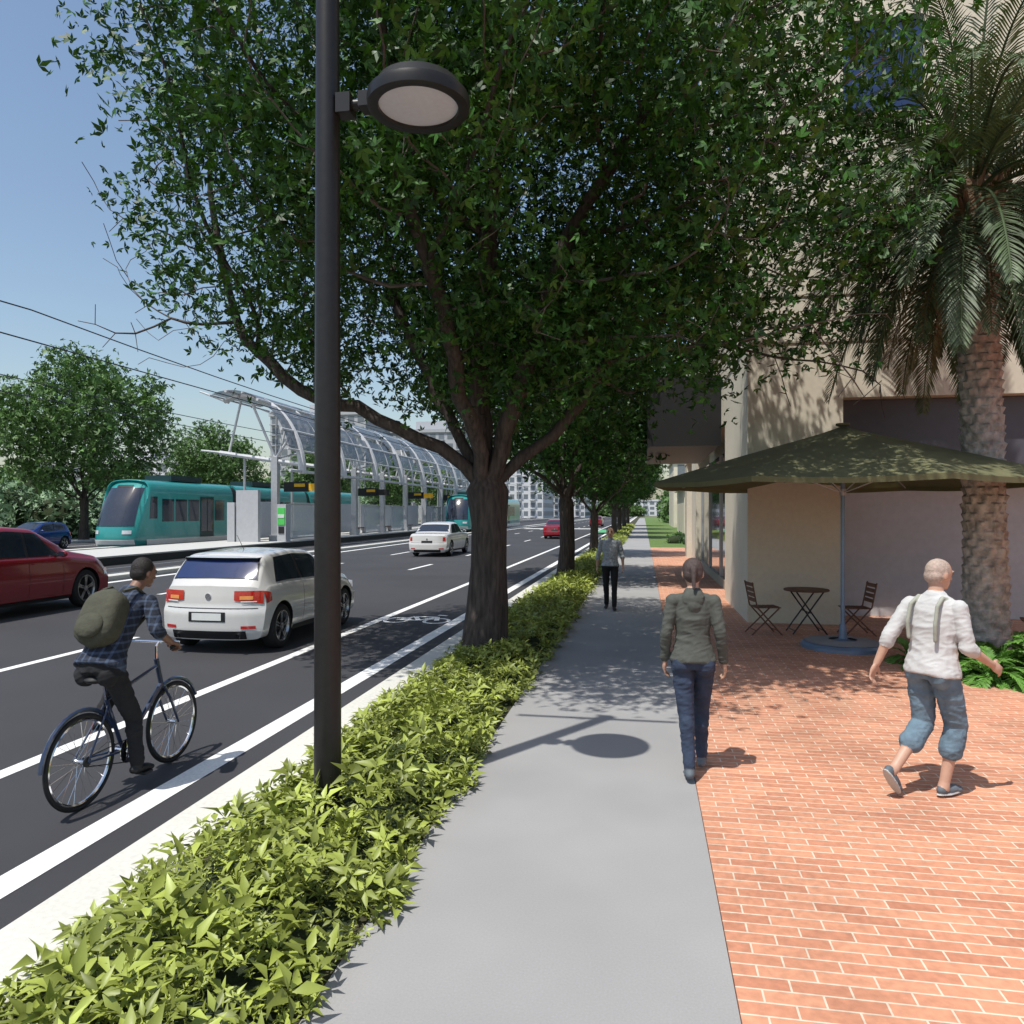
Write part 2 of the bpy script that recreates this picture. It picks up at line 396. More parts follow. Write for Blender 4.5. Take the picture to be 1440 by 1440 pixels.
def ringmark(cx,cy,r,w):
    n=24
    for i in range(n):
        a=2*math.pi*i/n;c=2*math.pi*(i+1)/n
        b.quad([(cx+math.cos(t)*q,cy+math.sin(t)*q*1.35,mz) for t,q in((a,r-w),(a,r),(c,r),(c,r-w))],'paint_white')
def linemark(p,q,w=.05,dz=.002):
    p=V(*p,mz+dz);q=V(*q,mz+dz);d=(q-p).normalized();n=V(-d.y,d.x,0)*w; b.quad([p-n,p+n,q+n,q-n],'paint_white')
for cy in (14.1,):
    ringmark(-4.78,cy,.27,.07); ringmark(-3.98,cy,.27,.07)
    for k,(p,q) in enumerate([((-4.78,cy),(-4.55,cy+.5)),((-4.55,cy+.5),(-4.1,cy+.5)),((-4.1,cy+.5),(-4.35,cy)),((-4.35,cy),(-4.55,cy+.5)),((-4.1,cy+.5),(-3.98,cy)),((-4.15,cy+.75),(-3.95,cy+.7)),((-4.35,cy),(-4.78,cy))]): linemark(p,q,dz=.002+.0008*k)
b.obj('road_markings')
b=MB(); b.bb(-3.12,-2.62,-20,400,-.3,0,'kerb')
o=b.obj('kerb',bevel=.015)
b=MB(); 
b.quad([(-2.62,-20,-.01),(-1.33,-20,-.01),(-1.33,400,-.01),(-2.62,400,-.01)],'soil'); b.obj('planting_bed')
b=MB(); b.bb(-1.36,.385,-20,250,-.2,0,'concrete'); b.obj('sidewalk')
b=MB(); b.bb(.39,40,-20,44,-.2,0,'brick'); b.obj('brick_plaza')
b=MB(); b.quad([(.39,44,-.02),(60,44,-.02),(60,300,-.02),(.39,300,-.02)],'grass'); b.obj('grass_lawn')
b=MB(); b.bb(2.5,60,52,56,-.2,.0,'concrete'); b.obj('side_path')
b=MB(); b.bb(-16.9,-16.35,-25,400,-.3,.05,'kerb'); b.obj('median_kerb')
b=MB(); b.bb(-20.4,-16.9,-25,400,-.3,-.03,'asphalt_old')
for x in (-17.75,-19.2): b.bb(x-.035,x+.035,-25,400,-.03,-.018,'steel')
b.bb(-29.6,-24.9,-25,400,-.3,-.03,'asphalt_old')
for x in (-26.75,-28.2): b.bb(x-.035,x+.035,-25,400,-.03,-.018,'steel')
b.obj('tram_track')
b=MB(); b.bb(-30.2,-29.6,-25,400,-.3,.06,'kerb'); b.bb(-41.5,-38.6,-25,400,-.3,.05,'concrete_light');b.obj('far_pavement')
# ---------------------------------------------------------------- station
st=empty('tram_station')
b=MB(); b.bb(-24.75,-20.4,24,100,-.2,.28,'black'); b.bb(-24.8,-20.36,23.98,100.02,.28,.34,'concrete_light')
b.quad([(-24.8,12,.02),(-20.4,12,.02),(-20.4,24,.335),(-24.8,24,.335)],'concrete_light'); b.bb(-24.75,-20.42,12,24,-.2,.0,'concrete_light')
b.obj('platform',st)
b=MB(); X0=-21.4
arc=[]
for i in range(15):
    t=i/14*math.pi*.60
    arc.append((X0+1.7-3.8*(1-math.cos(t)),4.3+4.6*math.sin(t)))
Ys=[41+6.1*i for i in range(9)]
for k,Y in enumerate(Ys):
    b.bb(X0-.19,X0+.19,Y-.19,Y+.19,.34,5.3,'steel'); b.bb(X0-.28,X0+.28,Y-.28,Y+.28,.34,.7,'steel')
    b.tube([(x,Y,z) for x,z in arc],[.25-.007*i for i in range(15)],'steel_white',n=8)
    b.tube([(X0-3.6,Y,5.6),(X0+1.5,Y,4.85)],.13,'steel_white')
    b.tube([(X0,Y,5.2),(X0-1.5,Y,8.5)],.08,'steel_white'); b.tube([(X0,Y,5.2),(X0+1.0,Y,6.6)],.08,'steel_white')
    b.tube([(X0-3.0,Y,5.5),(X0-2.2,Y,8.7)],.07,'steel_white')
    b.tube([(X0-3.0,Y,8.6),(X0-4.9,Y,9.3)],[.09,.05],'steel_white'); b.tube([(X0-3.4,Y,5.6),(X0-4.8,Y,5.75)],.06,'steel_white')
    if k<8:
        b.tube([(X0,Y,5.2),(X0-1.5,Y+3,8.5)],.05,'steel_white')
        b.tube([(X0,Y,5.2),(X0+1.3,Y+3,6.0)],.05,'steel_white')
        b.tube([(x,Y+3.05,z+.08) for x,z in arc],.08,'steel_white',n=6)
for i in range(0,15,2): b.tube([(arc[i][0],Ys[0]-1.6,arc[i][1]+.12),(arc[i][0],Ys[-1]+1.6,arc[i][1]+.12)],.055 if i%4 else .09,'steel_white',n=6)
b.obj('canopy_frame',st)
b=MB()
for k in range(9):
    Y=Ys[k]-1.4
    for i in range(2,14):
        if (i+k)%7==0: continue
        b.quad([(arc[i][0],Y,arc[i][1]+.2),(arc[i+1][0],Y,arc[i+1][1]+.2),(arc[i+1][0],Y+5.6,arc[i+1][1]+.2),(arc[i][0],Y+5.6,arc[i][1]+.2)],'glass_roof')
b.obj('canopy_glazing',st)
b=MB()
b.bb(-23.0,-21.65,39.4,39.7,.34,3.3,'bld_grey'); b.bb(-23.5,-23.05,39.3,39.6,.34,2.6,'bld_grey')
for k,Y in enumerate(Ys):
    if k%3!=1: b.bb(-21.0,-20.9,Y+1,Y+4.2,.5,2.5,'glass_panel'); b.bb(-21.02,-20.88,Y+.9,Y+4.3,.45,.52,'steel'); b.bb(-21.02,-20.88,Y+.9,Y+4.3,2.5,2.57,'steel')
    b.bb(-23.6,-23.5,Y+.5,Y+4.6,.5,2.7,'bld_white'); b.tube([(-23.55,Y+.3,.34),(-23.55,Y+.3,5.4)],.08,'steel')
    if k%2==0:
        b.bb(-21.9,-20.3,Y+2.0,Y+2.2,3.3,3.9,'black'); b.bb(-21.2,-20.5,Y+1.97,Y+2.0,3.6,3.8,'yellow'); b.bb(-20.3,-19.4,Y+2.05,Y+2.15,3.35,3.8,'yellow' if k%4==0 else 'black')
        b.tube([(-21.4,Y+2.1,3.9),(-21.4,Y+2.1,5.3)],.04,'steel')
    b.bb(-22.6,-22.2,Y+3,Y+4.8,.75,.82,'wood'); b.bb(-22.55,-22.25,Y+3.2,Y+3.3,.34,.75,'steel'); b.bb(-22.55,-22.25,Y+4.5,Y+4.6,.34,.75,'steel')
b.obj('platform_furniture',st)
b=MB(); b.bb(-21.0,-20.45,40.4,41,.34,2.5,'bld_grey'); b.bb(-20.95,-20.5,40.36,40.4,1.3,2.3,'green_sign'); b.bb(-20.9,-20.55,40.36,40.4,.8,1.2,'black'); b.bb(-20.92,-20.53,40.34,40.36,1.7,1.9,'bld_white')
b.obj('ticket_machine',st,bevel=.02)
b=MB()
for x in (-27.5,-18.5):
    for z in (7.9,7.3):
        pts=[(x,-20+i*5,z+(.0 if z<7.6 else .35*((((i*5)%40)-20)/20)**2)) for i in range(60)]
        b.tube(pts,.022,'black',n=4)
b.obj('overhead_wires')
for Y in (99,139,179):
    b=MB(); b.tube([(-30,Y,0),(-30,Y,8.8)],[.16,.11],'steel'); b.tube([(-30,Y,8.2),(-27.3,Y,8.3)],.06,'steel'); b.tube([(-30,Y,7.2),(-27.3,Y,8.2)],.04,'steel'); b.obj('catenary_pole')
# ---------------------------------------------------------------- shells (vehicles)
def chaikin(p,it=2):
    for _ in range(it):
        q=[p[0]]
        for a,c in zip(p[:-1],p[1:]): q.append(tuple(a[i]*.75+c[i]*.25 for i in range(len(a)))); q.append(tuple(a[i]*.25+c[i]*.75 for i in range(len(a))))
        q.append(p[-1]); p=q
    return p
def shell(b,ys,sec,defo,m):
    S=[sec(y) for y in ys]
    rings=[]
    for y,s in zip(ys,S):
        full=[(x,z) for x,z in s]+[(-x,z) for x,z in s[-2:0:-1]]
        rings.append([defo(V(x,y,z)) for x,z in full])
    b.grid(rings,m,cv=True)
    for yi in (0,-1):
        s=S[yi]; P=[[defo(V(x*(1-2*c/16),ys[yi],z)) for c in range(17)] for x,z in s]
        b.grid(P if yi==0 else [r[::-1] for r in P],m)
def clean(me):
    bm=bmesh.new(); bm.from_mesh(me); bmesh.ops.remove_doubles(bm,verts=bm.verts,dist=.0004); bmesh.ops.dissolve_degenerate(bm,edges=bm.edges,dist=.0003)
    bmesh.ops.recalc_face_normals(bm,faces=bm.faces); bm.to_mesh(me); bm.free()
def wheel(b,c,r,w,side):
    pr=[(r*.66,-w/2),(r*.9,-w/2),(r*.98,-w*.38),(r,-w*.2),(r,w*.2),(r*.98,w*.38),(r*.9,w/2),(r*.66,w/2)]
    b.lathe(pr,c,'rubber',28,'x')
    s=side
    b.lathe([(r*.70,s*w*.5),(r*.66,s*w*.52),(r*.62,s*w*.44),(r*.60,-s*w*.1)],c,'rim',28,'x')
    b.lathe([(r*.62,-s*w*.12),(.001,-s*w*.12)],c,'black',20,'x')
    for i in range(5):
        for dd in (-.09,.09):
            a=2*math.pi*i/5+dd; rot=Matrix.Rotation(a,3,'X')
            b.box(Vector(c)+rot@V(s*w*.38,0,r*.34),(.03,.035,r*.58),'rim',rot)
    b.lathe([(r*.16,s*w*.3),(r*.15,s*w*.46),(.001,s*w*.47)],c,'rim',16,'x')
PR={
'hatch':dict(L=3.95,W=1.74,H=1.43,top=[(0,.92),(.05,.98),(.12,1.04),(.42,1.33),(.54,1.385),(1.4,1.43),(2.05,1.39),(2.85,1.03),(3.0,.99),(3.5,.89),(3.82,.75),(3.95,.62)],belt=[(0,.84),(.25,.94),(1.0,.95),(2.8,.90),(3.5,.80),(3.95,.54)],
   ax=(.72,3.18),r=.325,rg=(.13,.44),fg=(2.12,2.80),sw=[(.62,1.42,.78,1.36),(1.5,2.62,1.44,2.12)],tail=(.70,.88)),
'suv':dict(L=4.75,W=1.92,H=1.66,top=[(0,1.0),(.06,1.12),(.14,1.2),(.6,1.54),(.8,1.6),(1.8,1.66),(2.5,1.61),(3.3,1.19),(3.5,1.14),(4.2,1.02),(4.6,.90),(4.75,.72)],belt=[(0,.95),(.3,1.08),(3.3,1.04),(4.2,.94),(4.75,.66)],
   ax=(.9,3.78),r=.375,rg=(.16,.58),fg=(2.58,3.25),sw=[(.55,1.25,.85,1.25),(1.33,2.15,1.33,2.15),(2.23,3.08,2.23,2.55)],tail=(.85,1.02)),
'sedan':dict(L=5.1,W=1.92,H=1.58,top=[(0,.95),(.1,1.03),(.9,1.08),(1.05,1.12),(1.55,1.47),(1.8,1.54),(2.5,1.58),(2.95,1.53),(3.55,1.14),(3.7,1.11),(4.7,1.02),(5.0,.92),(5.1,.78)],belt=[(0,.90),(.3,1.0),(1.,1.03),(3.5,1.05),(4.6,.97),(5.1,.72)],
   ax=(1.05,4.2),r=.36,rg=(1.06,1.52),fg=(3.0,3.5),sw=[(1.3,2.15,1.7,2.15),(2.25,3.3,2.25,2.93)],tail=(.72,.95)),
}
def car(name,kind,paint,loc,rz=0,glass='glass_blue',sz=1.):
    p=PR[kind];L=p['L'];W=p['W']/2;H=p['H']; e=empty(name,(loc[0],loc[1],loc[2]),rz); e.scale=(1,1,sz); z0=.2
    T=np.array(p['top']);B=np.array(p['belt'])
    def sm(A,y): return sum(np.interp(np.clip(y+d,0,L),A[:,0],A[:,1]) for d in(-.08,-.04,0,.04,.08))/5
    def geo(y):
        zt=sm(T,y); zb=min(sm(B,y),zt-.03); g=min(max((zt-zb)/(H-.93),0),1); xe=W*(.89-.15*g); ze=zb+(zt-zb)*(.86 if g>.3 else .7)
        return zt,zb,g,xe,ze
    def sec(y):
        zt,zb,g,xe,ze=geo(y)
        pts=[(0,z0),(W*.82,z0),(W*.93,z0+.04),(W*.975,.40),(W,.58),(W*.985,max(zb-.12,.5)),(W*.95,zb-.02),(W*.93,zb),(xe+ (W*.93-xe)*.35,zb+(ze-zb)*.62),(xe,ze),(xe*.86,zt-.012),(0,zt)]
        return chaikin(pts,2)
    def df(q):
        x,y,z=q; t=max(0,1-y/.75)**2; ty=max(0,1-(L-y)/.9)**2; ax=min(abs(x)/W,1)
        rk=np.interp(z,[.2,.32,.58,.66,.8,1.0,1.2],[.05,.0,.0,.04,.05,.07,.10]); fk=np.interp(z,[.2,.32,.55,.7,1.0],[.07,.0,.0,.05,.12])
        return V(x*(1-.03*t*ax),y+t*(.20*ax**3+rk)-ty*(.30*ax**3+fk)-L/2,z)
    ys=sorted(set([0,.02,.05]+[round(.1+i*.07,3) for i in range(int((L-.2)/.07))]+[L-.05,L-.02,L]))
    b=MB(); b.mi(paint); b.mi('black'); shell(b,ys,sec,df,paint)
    me=b.mesh('body',0); clean(me)
    cb=MB(); cb.mi(paint);cb.mi('black')
    for ay in p['ax']:
        for s in(-1,1): cb.lathe([(p['r']+.045,s*(W-.30)),(p['r']+.045,s*(W+.2))],(0,ay-L/2,p['r']),'black',36,'x',cap=True)
    cm=cb.mesh('cut',0); clean(cm); o=bpy.data.objects.new('body',me); c=bpy.data.objects.new('cut',cm); link(o);link(c)
    md=o.modifiers.new('x','BOOLEAN'); md.object=c; md.operation='DIFFERENCE'; md.solver='EXACT'
    dg=bpy.context.evaluated_depsgraph_get(); nm=bpy.data.meshes.new_from_object(o.evaluated_get(dg)); o.modifiers.clear()
    if len(nm.polygons)>200: o.data=nm
    bpy.data.objects.remove(c)
    o.data.polygons.foreach_set('use_smooth',[True]*len(o.data.polygons)); o.data.set_sharp_from_angle(angle=R(32)); o.parent=e
    b=MB()
    def sx(y,z):
        s=sec(y); zs=[q[1] for q in s]; xs=[q[0] for q in s]; k=int(np.argmax(np.array(xs)>=W*.9)); 
        return float(np.interp(z,zs[k:],xs[k:]))
    def sidep(f,m,nu=10,nv=5,off=.004):
        for s in(-1,1):
            P=[]
            for i in range(nu+1):
                r=[]
                for j in range(nv+1):
                    y,z=f(i/nu,j/nv); q=df(V(sx(y,z)+off,y,z)); q.x*=s; r.append(q)
                P.append(r)
            b.grid(P,m)
    def topp(y0,y1,fr,m,nu=10,nv=10,off=.006,fr1=None):
        P=[]
        for i in range(nu+1):
            y=y0+(y1-y0)*i/nu; s=sec(y); zt,zb,g,xe,ze=geo(y); xs=[q[0] for q in s][::-1]; zs=[q[1] for q in s][::-1]
            kk=int(np.argmax(np.array(xs)>=xe*.98)) or len(xs)-1
            f=fr+((fr1 or fr)-fr)*i/nu
            dz=(geo(y+.02)[0]-geo(y-.02)[0])/.04; nrm=V(0,-dz,1).normalized()*off; r=[]
            for j in range(nv+1):
                x=xe*f*(2*j/nv-1); z=float(np.interp(abs(x),xs[:kk+1],zs[:kk+1])); r.append(df(V(x,y,z))+nrm)
            P.append(r)
        b.grid(P,m)
    topp(p['rg'][0]-.012,p['rg'][1]+.012,.96,'black',off=.003,fr1=.92)
    topp(p['rg'][0],p['rg'][1],.93,glass,fr1=.88); topp(p['fg'][0],p['fg'][1],.88,glass,fr1=.95)
    def win(w,grow_=0):
        def f(u,v):
            y=(w[0]*(1-u)+w[1]*u)*(1-v)+(w[2]*(1-u)+w[3]*u)*v; zt,zb,g,xe,ze=geo(y)
            return y,(zb+.025)*(1-v)+(ze-.02)*v
        return f
    for w in p['sw']: sidep(win(w),'glass_dark',12,6,.006)
    w=p['sw']; ww=(w[0][0]-.03,w[-1][1]+.05,w[0][2]-.02,w[-1][3]+.03); sidep(win(ww),'black',24,6,.003)
    bn=lambda y:geo(y)[1]
    seams=[w[-1][1]+.02,w[-1][0]-.04]+([w[1][0]-.04] if len(w)>2 else [])
    for ysm in seams: sidep(lambda u,v:(ysm-.005+.01*u,.32*(1-v)+(bn(ysm)-.0)*v),'black',1,10,.002)
    sidep(lambda u,v:(p['ax'][0]+.42+(p['ax'][1]-p['ax'][0]-.86)*u,.215+.07*v),'black',12,2,.006)
    sidep(lambda u,v:(w[-1][0]+.05+.17*u,bn(w[-1][0])-.12+.025*v),paint,3,1,.03)
    b.obj('glass_and_seams',e,smooth=50)
    b=MB()
    def rear(x0,x1,z0_,z1,m,off=.006,n=8,yy=0,sgn=-1,sl=0):
        P=[[df(V(x0+(x1-x0)*i/n,yy,(z0_+sl*(1-i/n))+(z1-z0_-sl*(1-i/n))*j/4))+V(0,sgn*off,0) for j in range(5)] for i in range(n+1)]; b.grid(P,m)
    t0,t1=p['tail']
    for s in(-1,1):
        if kind=='sedan': rear(s*W*.80,s*W*.93,t0,t1-.06,'tail_red',.01)
        else:
            rear(s*W*.48,s*W*.955,t0,t1,'tail_red',.012,sl=.05); rear(s*W*.58,s*W*.80,t0+.06,t0+.11,'tail_amber',.018); rear(s*W*.60,s*W*.86,t0+.025,t0+.04,'lamp_clear',.018)
        rear(s*W*.55,s*W*.93,.62,.74,'lamp_clear',.012,yy=L,sgn=1)
    if kind!='sedan': sidep(lambda u,v:(.015+.26*u,t0+.03*u+(t1-t0-.06*u)*v),'tail_red',4,3,.010)
    sidep(lambda u,v:(L-.30+.28*u,.62+.10*v),'lamp_clear',4,3,.008)
    if kind=='sedan': rear(-.27,.27,.62,.73,'black',.006)
    else: rear(-.30,.30,.455,.59,'black',.006); rear(-.24,.24,.475,.575,'white_gloss',.012)
    rear(-W*.7,W*.7,.215,.33,'black',.008,16); rear(-W*.42,W*.42,.32,.66,'black',.008,12,yy=L,sgn=1)
    rear(-W*.88,W*.88,.635,.645,'black',.006,16)
    for s in(-1,1): rear(s*W*.62,s*W*.86,.36,.40,'tail_red',.008)
    for s in (-1,1): b.lathe([(.03,-.06),(.03,.08)],(s*.5,-L/2+.05,.26),'chrome',12,'y')
    b.lathe([(.045,-.012),(.04,.01)],(0,-L/2+.048,.80),'chrome',20,'y',cap=True)
    if kind!='sedan':
        y1=p['rg'][1]; zt=geo(y1)[0]; xe=geo(y1)[3]
        b.grid([[V(xe*.9*(2*i/10-1),y1-L/2-.10+.05*(2*i/10-1)**2,zt-.01) for i in range(11)],[V(xe*.92*(2*i/10-1),y1-L/2+.12,zt+.028-.03*(2*i/10-1)**2) for i in range(11)]],paint)
        b.grid([[V(xe*.9*(2*i/10-1),y1-L/2-.10+.05*(2*i/10-1)**2,zt-.01) for i in range(11)],[V(xe*.9*(2*i/10-1),y1-L/2-.02,zt-.06) for i in range(11)]],'black')
        b.tube([(0,.9-L/2+.2,H-.06),(0,.75-L/2+.1,H+.2)],[.006,.003],'black',n=5)
        b.tube([(-.05,-L/2+y1-.14,zt-.16),(.22,-L/2+y1-.24,zt-.27)],.007,'black',n=5)
    ym=w[-1][1]-.12
    for s in(-1,1):
        b.ell((s*(W+.10),ym-L/2,bn(ym)+.06),(.10,.06,.065),paint); b.box((s*(W-.0),ym-L/2,bn(ym)+.02),(.12,.04,.03),'black')
        b.box((s*(W+.10),ym-L/2-.058,bn(ym)+.06),(.14,.006,.09),'glass_dark')
    b.obj('lights_and_trim',e,smooth=40)
    b=MB()
    for ay in p['ax']:
        for s in(-1,1): wheel(b,(s*(W-.125),ay-L/2,p['r']),p['r'],.215,s)
    b.obj('wheels',e)
    return e
car('hatchback_car','hatch','car_white',(-6.42,12.15,RZ),sz=1.08)
car('suv_car','suv','car_red',(-13.3,13.5,RZ),glass='glass_dark',sz=1.12)
car('hatchback_car','hatch','car_blue',(-34.0,37.0,RZ),math.pi,glass='glass_dark',sz=1.1)
car('sedan_car','sedan','car_white',(-10.1,36.6,RZ),glass='glass_dark',sz=1.05)
car('sedan_car','sedan','car_red',(-6.9,61,RZ),glass='glass_dark')
car('sedan_car','sedan','car_red',(-6.9,112,RZ),glass='glass_dark')
# ---------------------------------------------------------------- tram
def tram(loc):
    e=empty('tram',loc); e.scale=(1.04,1,1.13); W=1.33
    def sec(y): return chaikin([(0,.22),(W*.9,.22),(W*.98,.3),(W,.6),(W,2.5),(W*.985,2.85),(W*.86,3.22),(W*.6,3.36),(0,3.4)],2)
    def df(q):
        x,y,z=q; t=max(0,1-y/2.2)**2; ax=min(abs(x)/W,1)
        nz=np.interp(z,[.2,.5,1.0,1.3,2.2,3.0,3.4],[.12,0,.05,.15,.6,1.15,1.6]); return V(x*(1-.10*t),y+t*(.55*ax**3+nz),z-.12*t*(z>2.5)*(z-2.5))
    b=MB()
    for a,c in ((0,9.6),(10.3,20.3),(21,31)):
        ys=[a+i*(c-a)/30 for i in range(31)]; shell(b,ys,sec,df if a==0 else (lambda q:Vector(q)),'teal')
    for a,c in ((9.6,10.3),(20.3,21)):
        for i in range(7): 
            y=a+(c-a)*(i+.5)/7; P=[(x*.93,z*.96+.05) for x,z in sec(0)]; 
            ring=[V(x,y-.05,z) for x,z in P]+[V(-x,y-.05,z) for x,z in P[-2:0:-1]]; r2=[v+V(0,.1,0) for v in ring]; b.grid([ring,r2],'black',cv=True)
    me=b.mesh('body',0); clean(me); me.polygons.foreach_set('use_smooth',[True]*len(me.polygons)); me.set_sharp_from_angle(angle=R(35))
    link(bpy.data.objects.new('body',me),e)
    b=MB()
    def front(x0,x1,z0,z1,m,off=.012,ex=0):
        P=[[df(V((x0+(x1-x0)*i/12)*(1-ex*j/8),0,z0+(z1-z0)*j/8))+V(0,-off,off*.5) for j in range(9)] for i in range(13)]; b.grid(P,m)
    front(-W*.90,W*.90,1.15,3.02,'glass_dark',.02,.08); 
    front(-W*.93,W*.93,.30,.52,'white_gloss'); 
    for s in(-1,1): front(s*W*.55,s*W*.85,.78,.95,'lamp_clear',.02)
    front(-.5,.5,3.05,3.18,'black',.02)
    def side(y0,y1,z0,z1,m,off=.012):
        n=8
        for s in(-1,1):
            P=[]
            for i in range(n+1):
                r=[]
                for j in range(5):
                    y=y0+(y1-y0)*i/n;z=z0+(z1-z0)*j/4; q=df(V(W+off,y,z)); q.x*=s; r.append(q)
                P.append(r)
            b.grid(P,m)
    side(1.0,9.5,.26,.52,'white_gloss'); side(10.4,20.2,.26,.52,'white_gloss'); side(21.1,31,.26,.52,'white_gloss')
    side(1.25,2.0,1.5,2.55,'glass_dark')
    y=2.35
    segs=[('w',1.2),('w',1.2),('w',1.2),('d',1.5),('w',1.2),('x',1.3),('w',1.2),('w',1.2),('d',1.5),('d',1.5),('w',1.2),('w',1.2),('x',1.4),('w',1.2),('w',1.2),('d',1.5),('w',1.2),('w',1.2),('w',1.2)]
    for k,l in segs:
        if k=='w': side(y+.08,y+l-.08,1.35,2.45,'glass_dark')
        if k=='d':
            side(y+.04,y+l-.04,.5,2.62,'teal_dark'); side(y+.12,y+l/2-.05,.8,2.5,'glass_dark',.02); side(y+l/2+.05,y+l-.12,.8,2.5,'glass_dark',.02)
        y+=l
    for y in (4,13,25): b.bb(-.8,.8,y,y+3,3.38,3.68,'teal_dark')
    b.obj('windows_and_doors',e); return e
tram((-27.4,34.6,0)); tram((-18.5,72.6,0))
# ---------------------------------------------------------------- street lamp
b=MB(); lx,ly=-2.11,4.77
b.tube([(lx,ly,-.02),(lx,ly,3.5),(lx,ly,7.0)],[.092,.084,.074],'black_metal',n=28)
b.lathe([(.13,0),(.13,.03),(.10,.05),(.095,.12)],(lx,ly,0),'black_metal',28)
hx=lx+.64; hz=4.80
b.tube([(lx,ly,hz-.01),(lx+.4,ly,hz-.01)],.036,'black_metal',n=12); b.box((lx+.13,ly,hz-.01),(.1,.12,.13),'black_metal'); b.box((hx-.33,ly,hz),(.14,.13,.10),'black_metal')
b.lathe([(.001,.145),(.10,.14),(.20,.12),(.27,.08),(.30,.02),(.335,.0),(.34,-.03),(.335,-.075),(.32,-.08),(.265,-.075),(.262,-.055)],(hx,ly,hz),'black_metal',48)
b.lathe([(.262,-.055),(.20,-.062),(.001,-.066)],(hx,ly,hz),'lens',48)
b.tube([(lx-.85,ly,6.9),(lx+.72,ly,6.9)],.03,'black_metal',n=10); b.lathe([(.085,6.95),(.09,7.05),(.05,7.1),(.001,7.11)],(lx,ly,0),'black_metal',20)
b.obj('street_lamp')
# ---------------------------------------------------------------- hedge
rng=np.random.RandomState(2)
def hz_(x,y):
    e=min(x+2.66,-1.30-x); return .03+.17*np.clip(e/.32,0,1)+.08*noise.noise(V(x*2,y*1.3,0))+.06*noise.noise(V(x*6,y*6,3))
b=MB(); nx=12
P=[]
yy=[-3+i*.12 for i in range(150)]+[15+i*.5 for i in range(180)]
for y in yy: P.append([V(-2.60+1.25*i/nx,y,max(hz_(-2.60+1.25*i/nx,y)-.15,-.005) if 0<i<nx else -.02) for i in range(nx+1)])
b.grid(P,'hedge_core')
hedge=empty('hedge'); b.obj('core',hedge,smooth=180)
def whorls(y0,y1,dens,size,up,k,rim=.12,th=-.22,wd=.17,dn=.08):
    n=int((y1-y0)*1.4*dens); x=rng.uniform(-2.62-rim,-1.36+rim,n); y=rng.uniform(y0,y1,n)
    z=np.array([max(hz_(a,c),.03) for a,c in zip(x,y)])+rng.uniform(-dn,up,n); z=np.maximum(z,.02)
    C=np.stack([x,y,z],1)
    sel=[noise.noise(V(a*3.6,c*3.6,9))>th and (noise.noise(V(a*.5,c*1.7,4))*.16+min(a+2.62+rim,-1.36+rim-a))>.06 for a,c in zip(x,y)]; C=C[sel]; n=len(C)
    ax=unit(rng.normal(size=(n,3))*.42+np.array([0,0,1])); t=unit(np.cross(ax,rng.normal(size=(n,3)))); s2=np.cross(ax,t)
    S=size*rng.uniform(.5,1.3,n); out=[]
    for q in range(k):
        a=(q/k*2*math.pi+rng.uniform(-.4,.4,n))[:,None]; el=rng.uniform(-.1,.85,n)[:,None]
        d=(np.cos(a)*t+np.sin(a)*s2)*np.cos(el)+ax*np.sin(el); nn=unit(ax-d*(ax*d).sum(1)[:,None]); si=np.cross(nn,d); l=(S*rng.uniform(.7,1.15,n))[:,None]
        w=l*wd
        out.append(np.stack([C+d*l*.08,C+d*l*.45+si*w+nn*w*.5,C+d*l-nn*l*.22,C+d*l*.45-si*w+nn*w*.5,C+d*l*.5],1))
    A=np.concatenate(out,0); m=len(A); o=(np.arange(m)*5)[:,None]
    F=np.concatenate([o+np.array([[0,1,4]]),o+np.array([[4,1,2]]),o+np.array([[2,3,4]]),o+np.array([[4,3,0]])],0)
    return A.reshape(-1,3),F
vs=[];fs=[];off=0
for a,kw in [((-1,7.5,190,.125,.08,5),{}),((-1,7.5,420,.055,-.03,5),dict(th=-.6,dn=.15)),((7.5,16,260,.11,.06,5),{}),((16,34,120,.15,.07,4),{}),((34,110,35,.24,.08,4),{})]:
    v,f=whorls(*a,**kw); vs.append(v);fs.append(f+off);off+=len(v)
me=fast('leaves',np.concatenate(vs),np.concatenate(fs),['hedge_leaf']); link(bpy.data.objects.new('leaves',me),hedge)
# ---------------------------------------------------------------- beige building
bd=empty('office_building')
b=MB(); BX=1.9;BY=14.4;H=46
b.bb(BX,3.57,BY,18.3,0,4.13,'stucco')
b.bb(3.57,26,BY+1.3,18.3,0,4.13,'wall_grey')
b.bb(BX,26,BY,18.3,4.13,H,'stucco')
b.bb(BX+.5,26,18.3,36,0,H,'stucco')
b.bb(BX+.02,BX+.5,28.5,31,0,4.2,'stucco'); b.bb(BX+.02,BX+.5,34.5,36,0,4.2,'stucco'); b.bb(BX,BX+.5,18.3,36,4.2,H,'stucco')
b.bb(10,10.5,BY,BY+1.3,0,4.13,'stucco'); b.bb(16,16.5,BY,BY+1.3,0,4.13,'stucco')
b.obj('walls',bd)
b=MB()
for z in (5.15,6.0,8.6,12.2,15.8,19.4,23,26.6,30.2): b.bb(BX-.02,26.05,BY-.02,36.03,z,z+.03,'stucco_dark')
b.bb(BX-.12,26.1,BY-.12,36.1,H,H+.5,'stucco')
b.obj('ledges',bd)
b=MB()
b.bb(3.58,9.99,BY+.3,BY+1.29,2.75,4.12,'panel_dark')
b.bb(10.52,15.98,BY+1.05,BY+1.29,.1,3.9,'glass_dark')
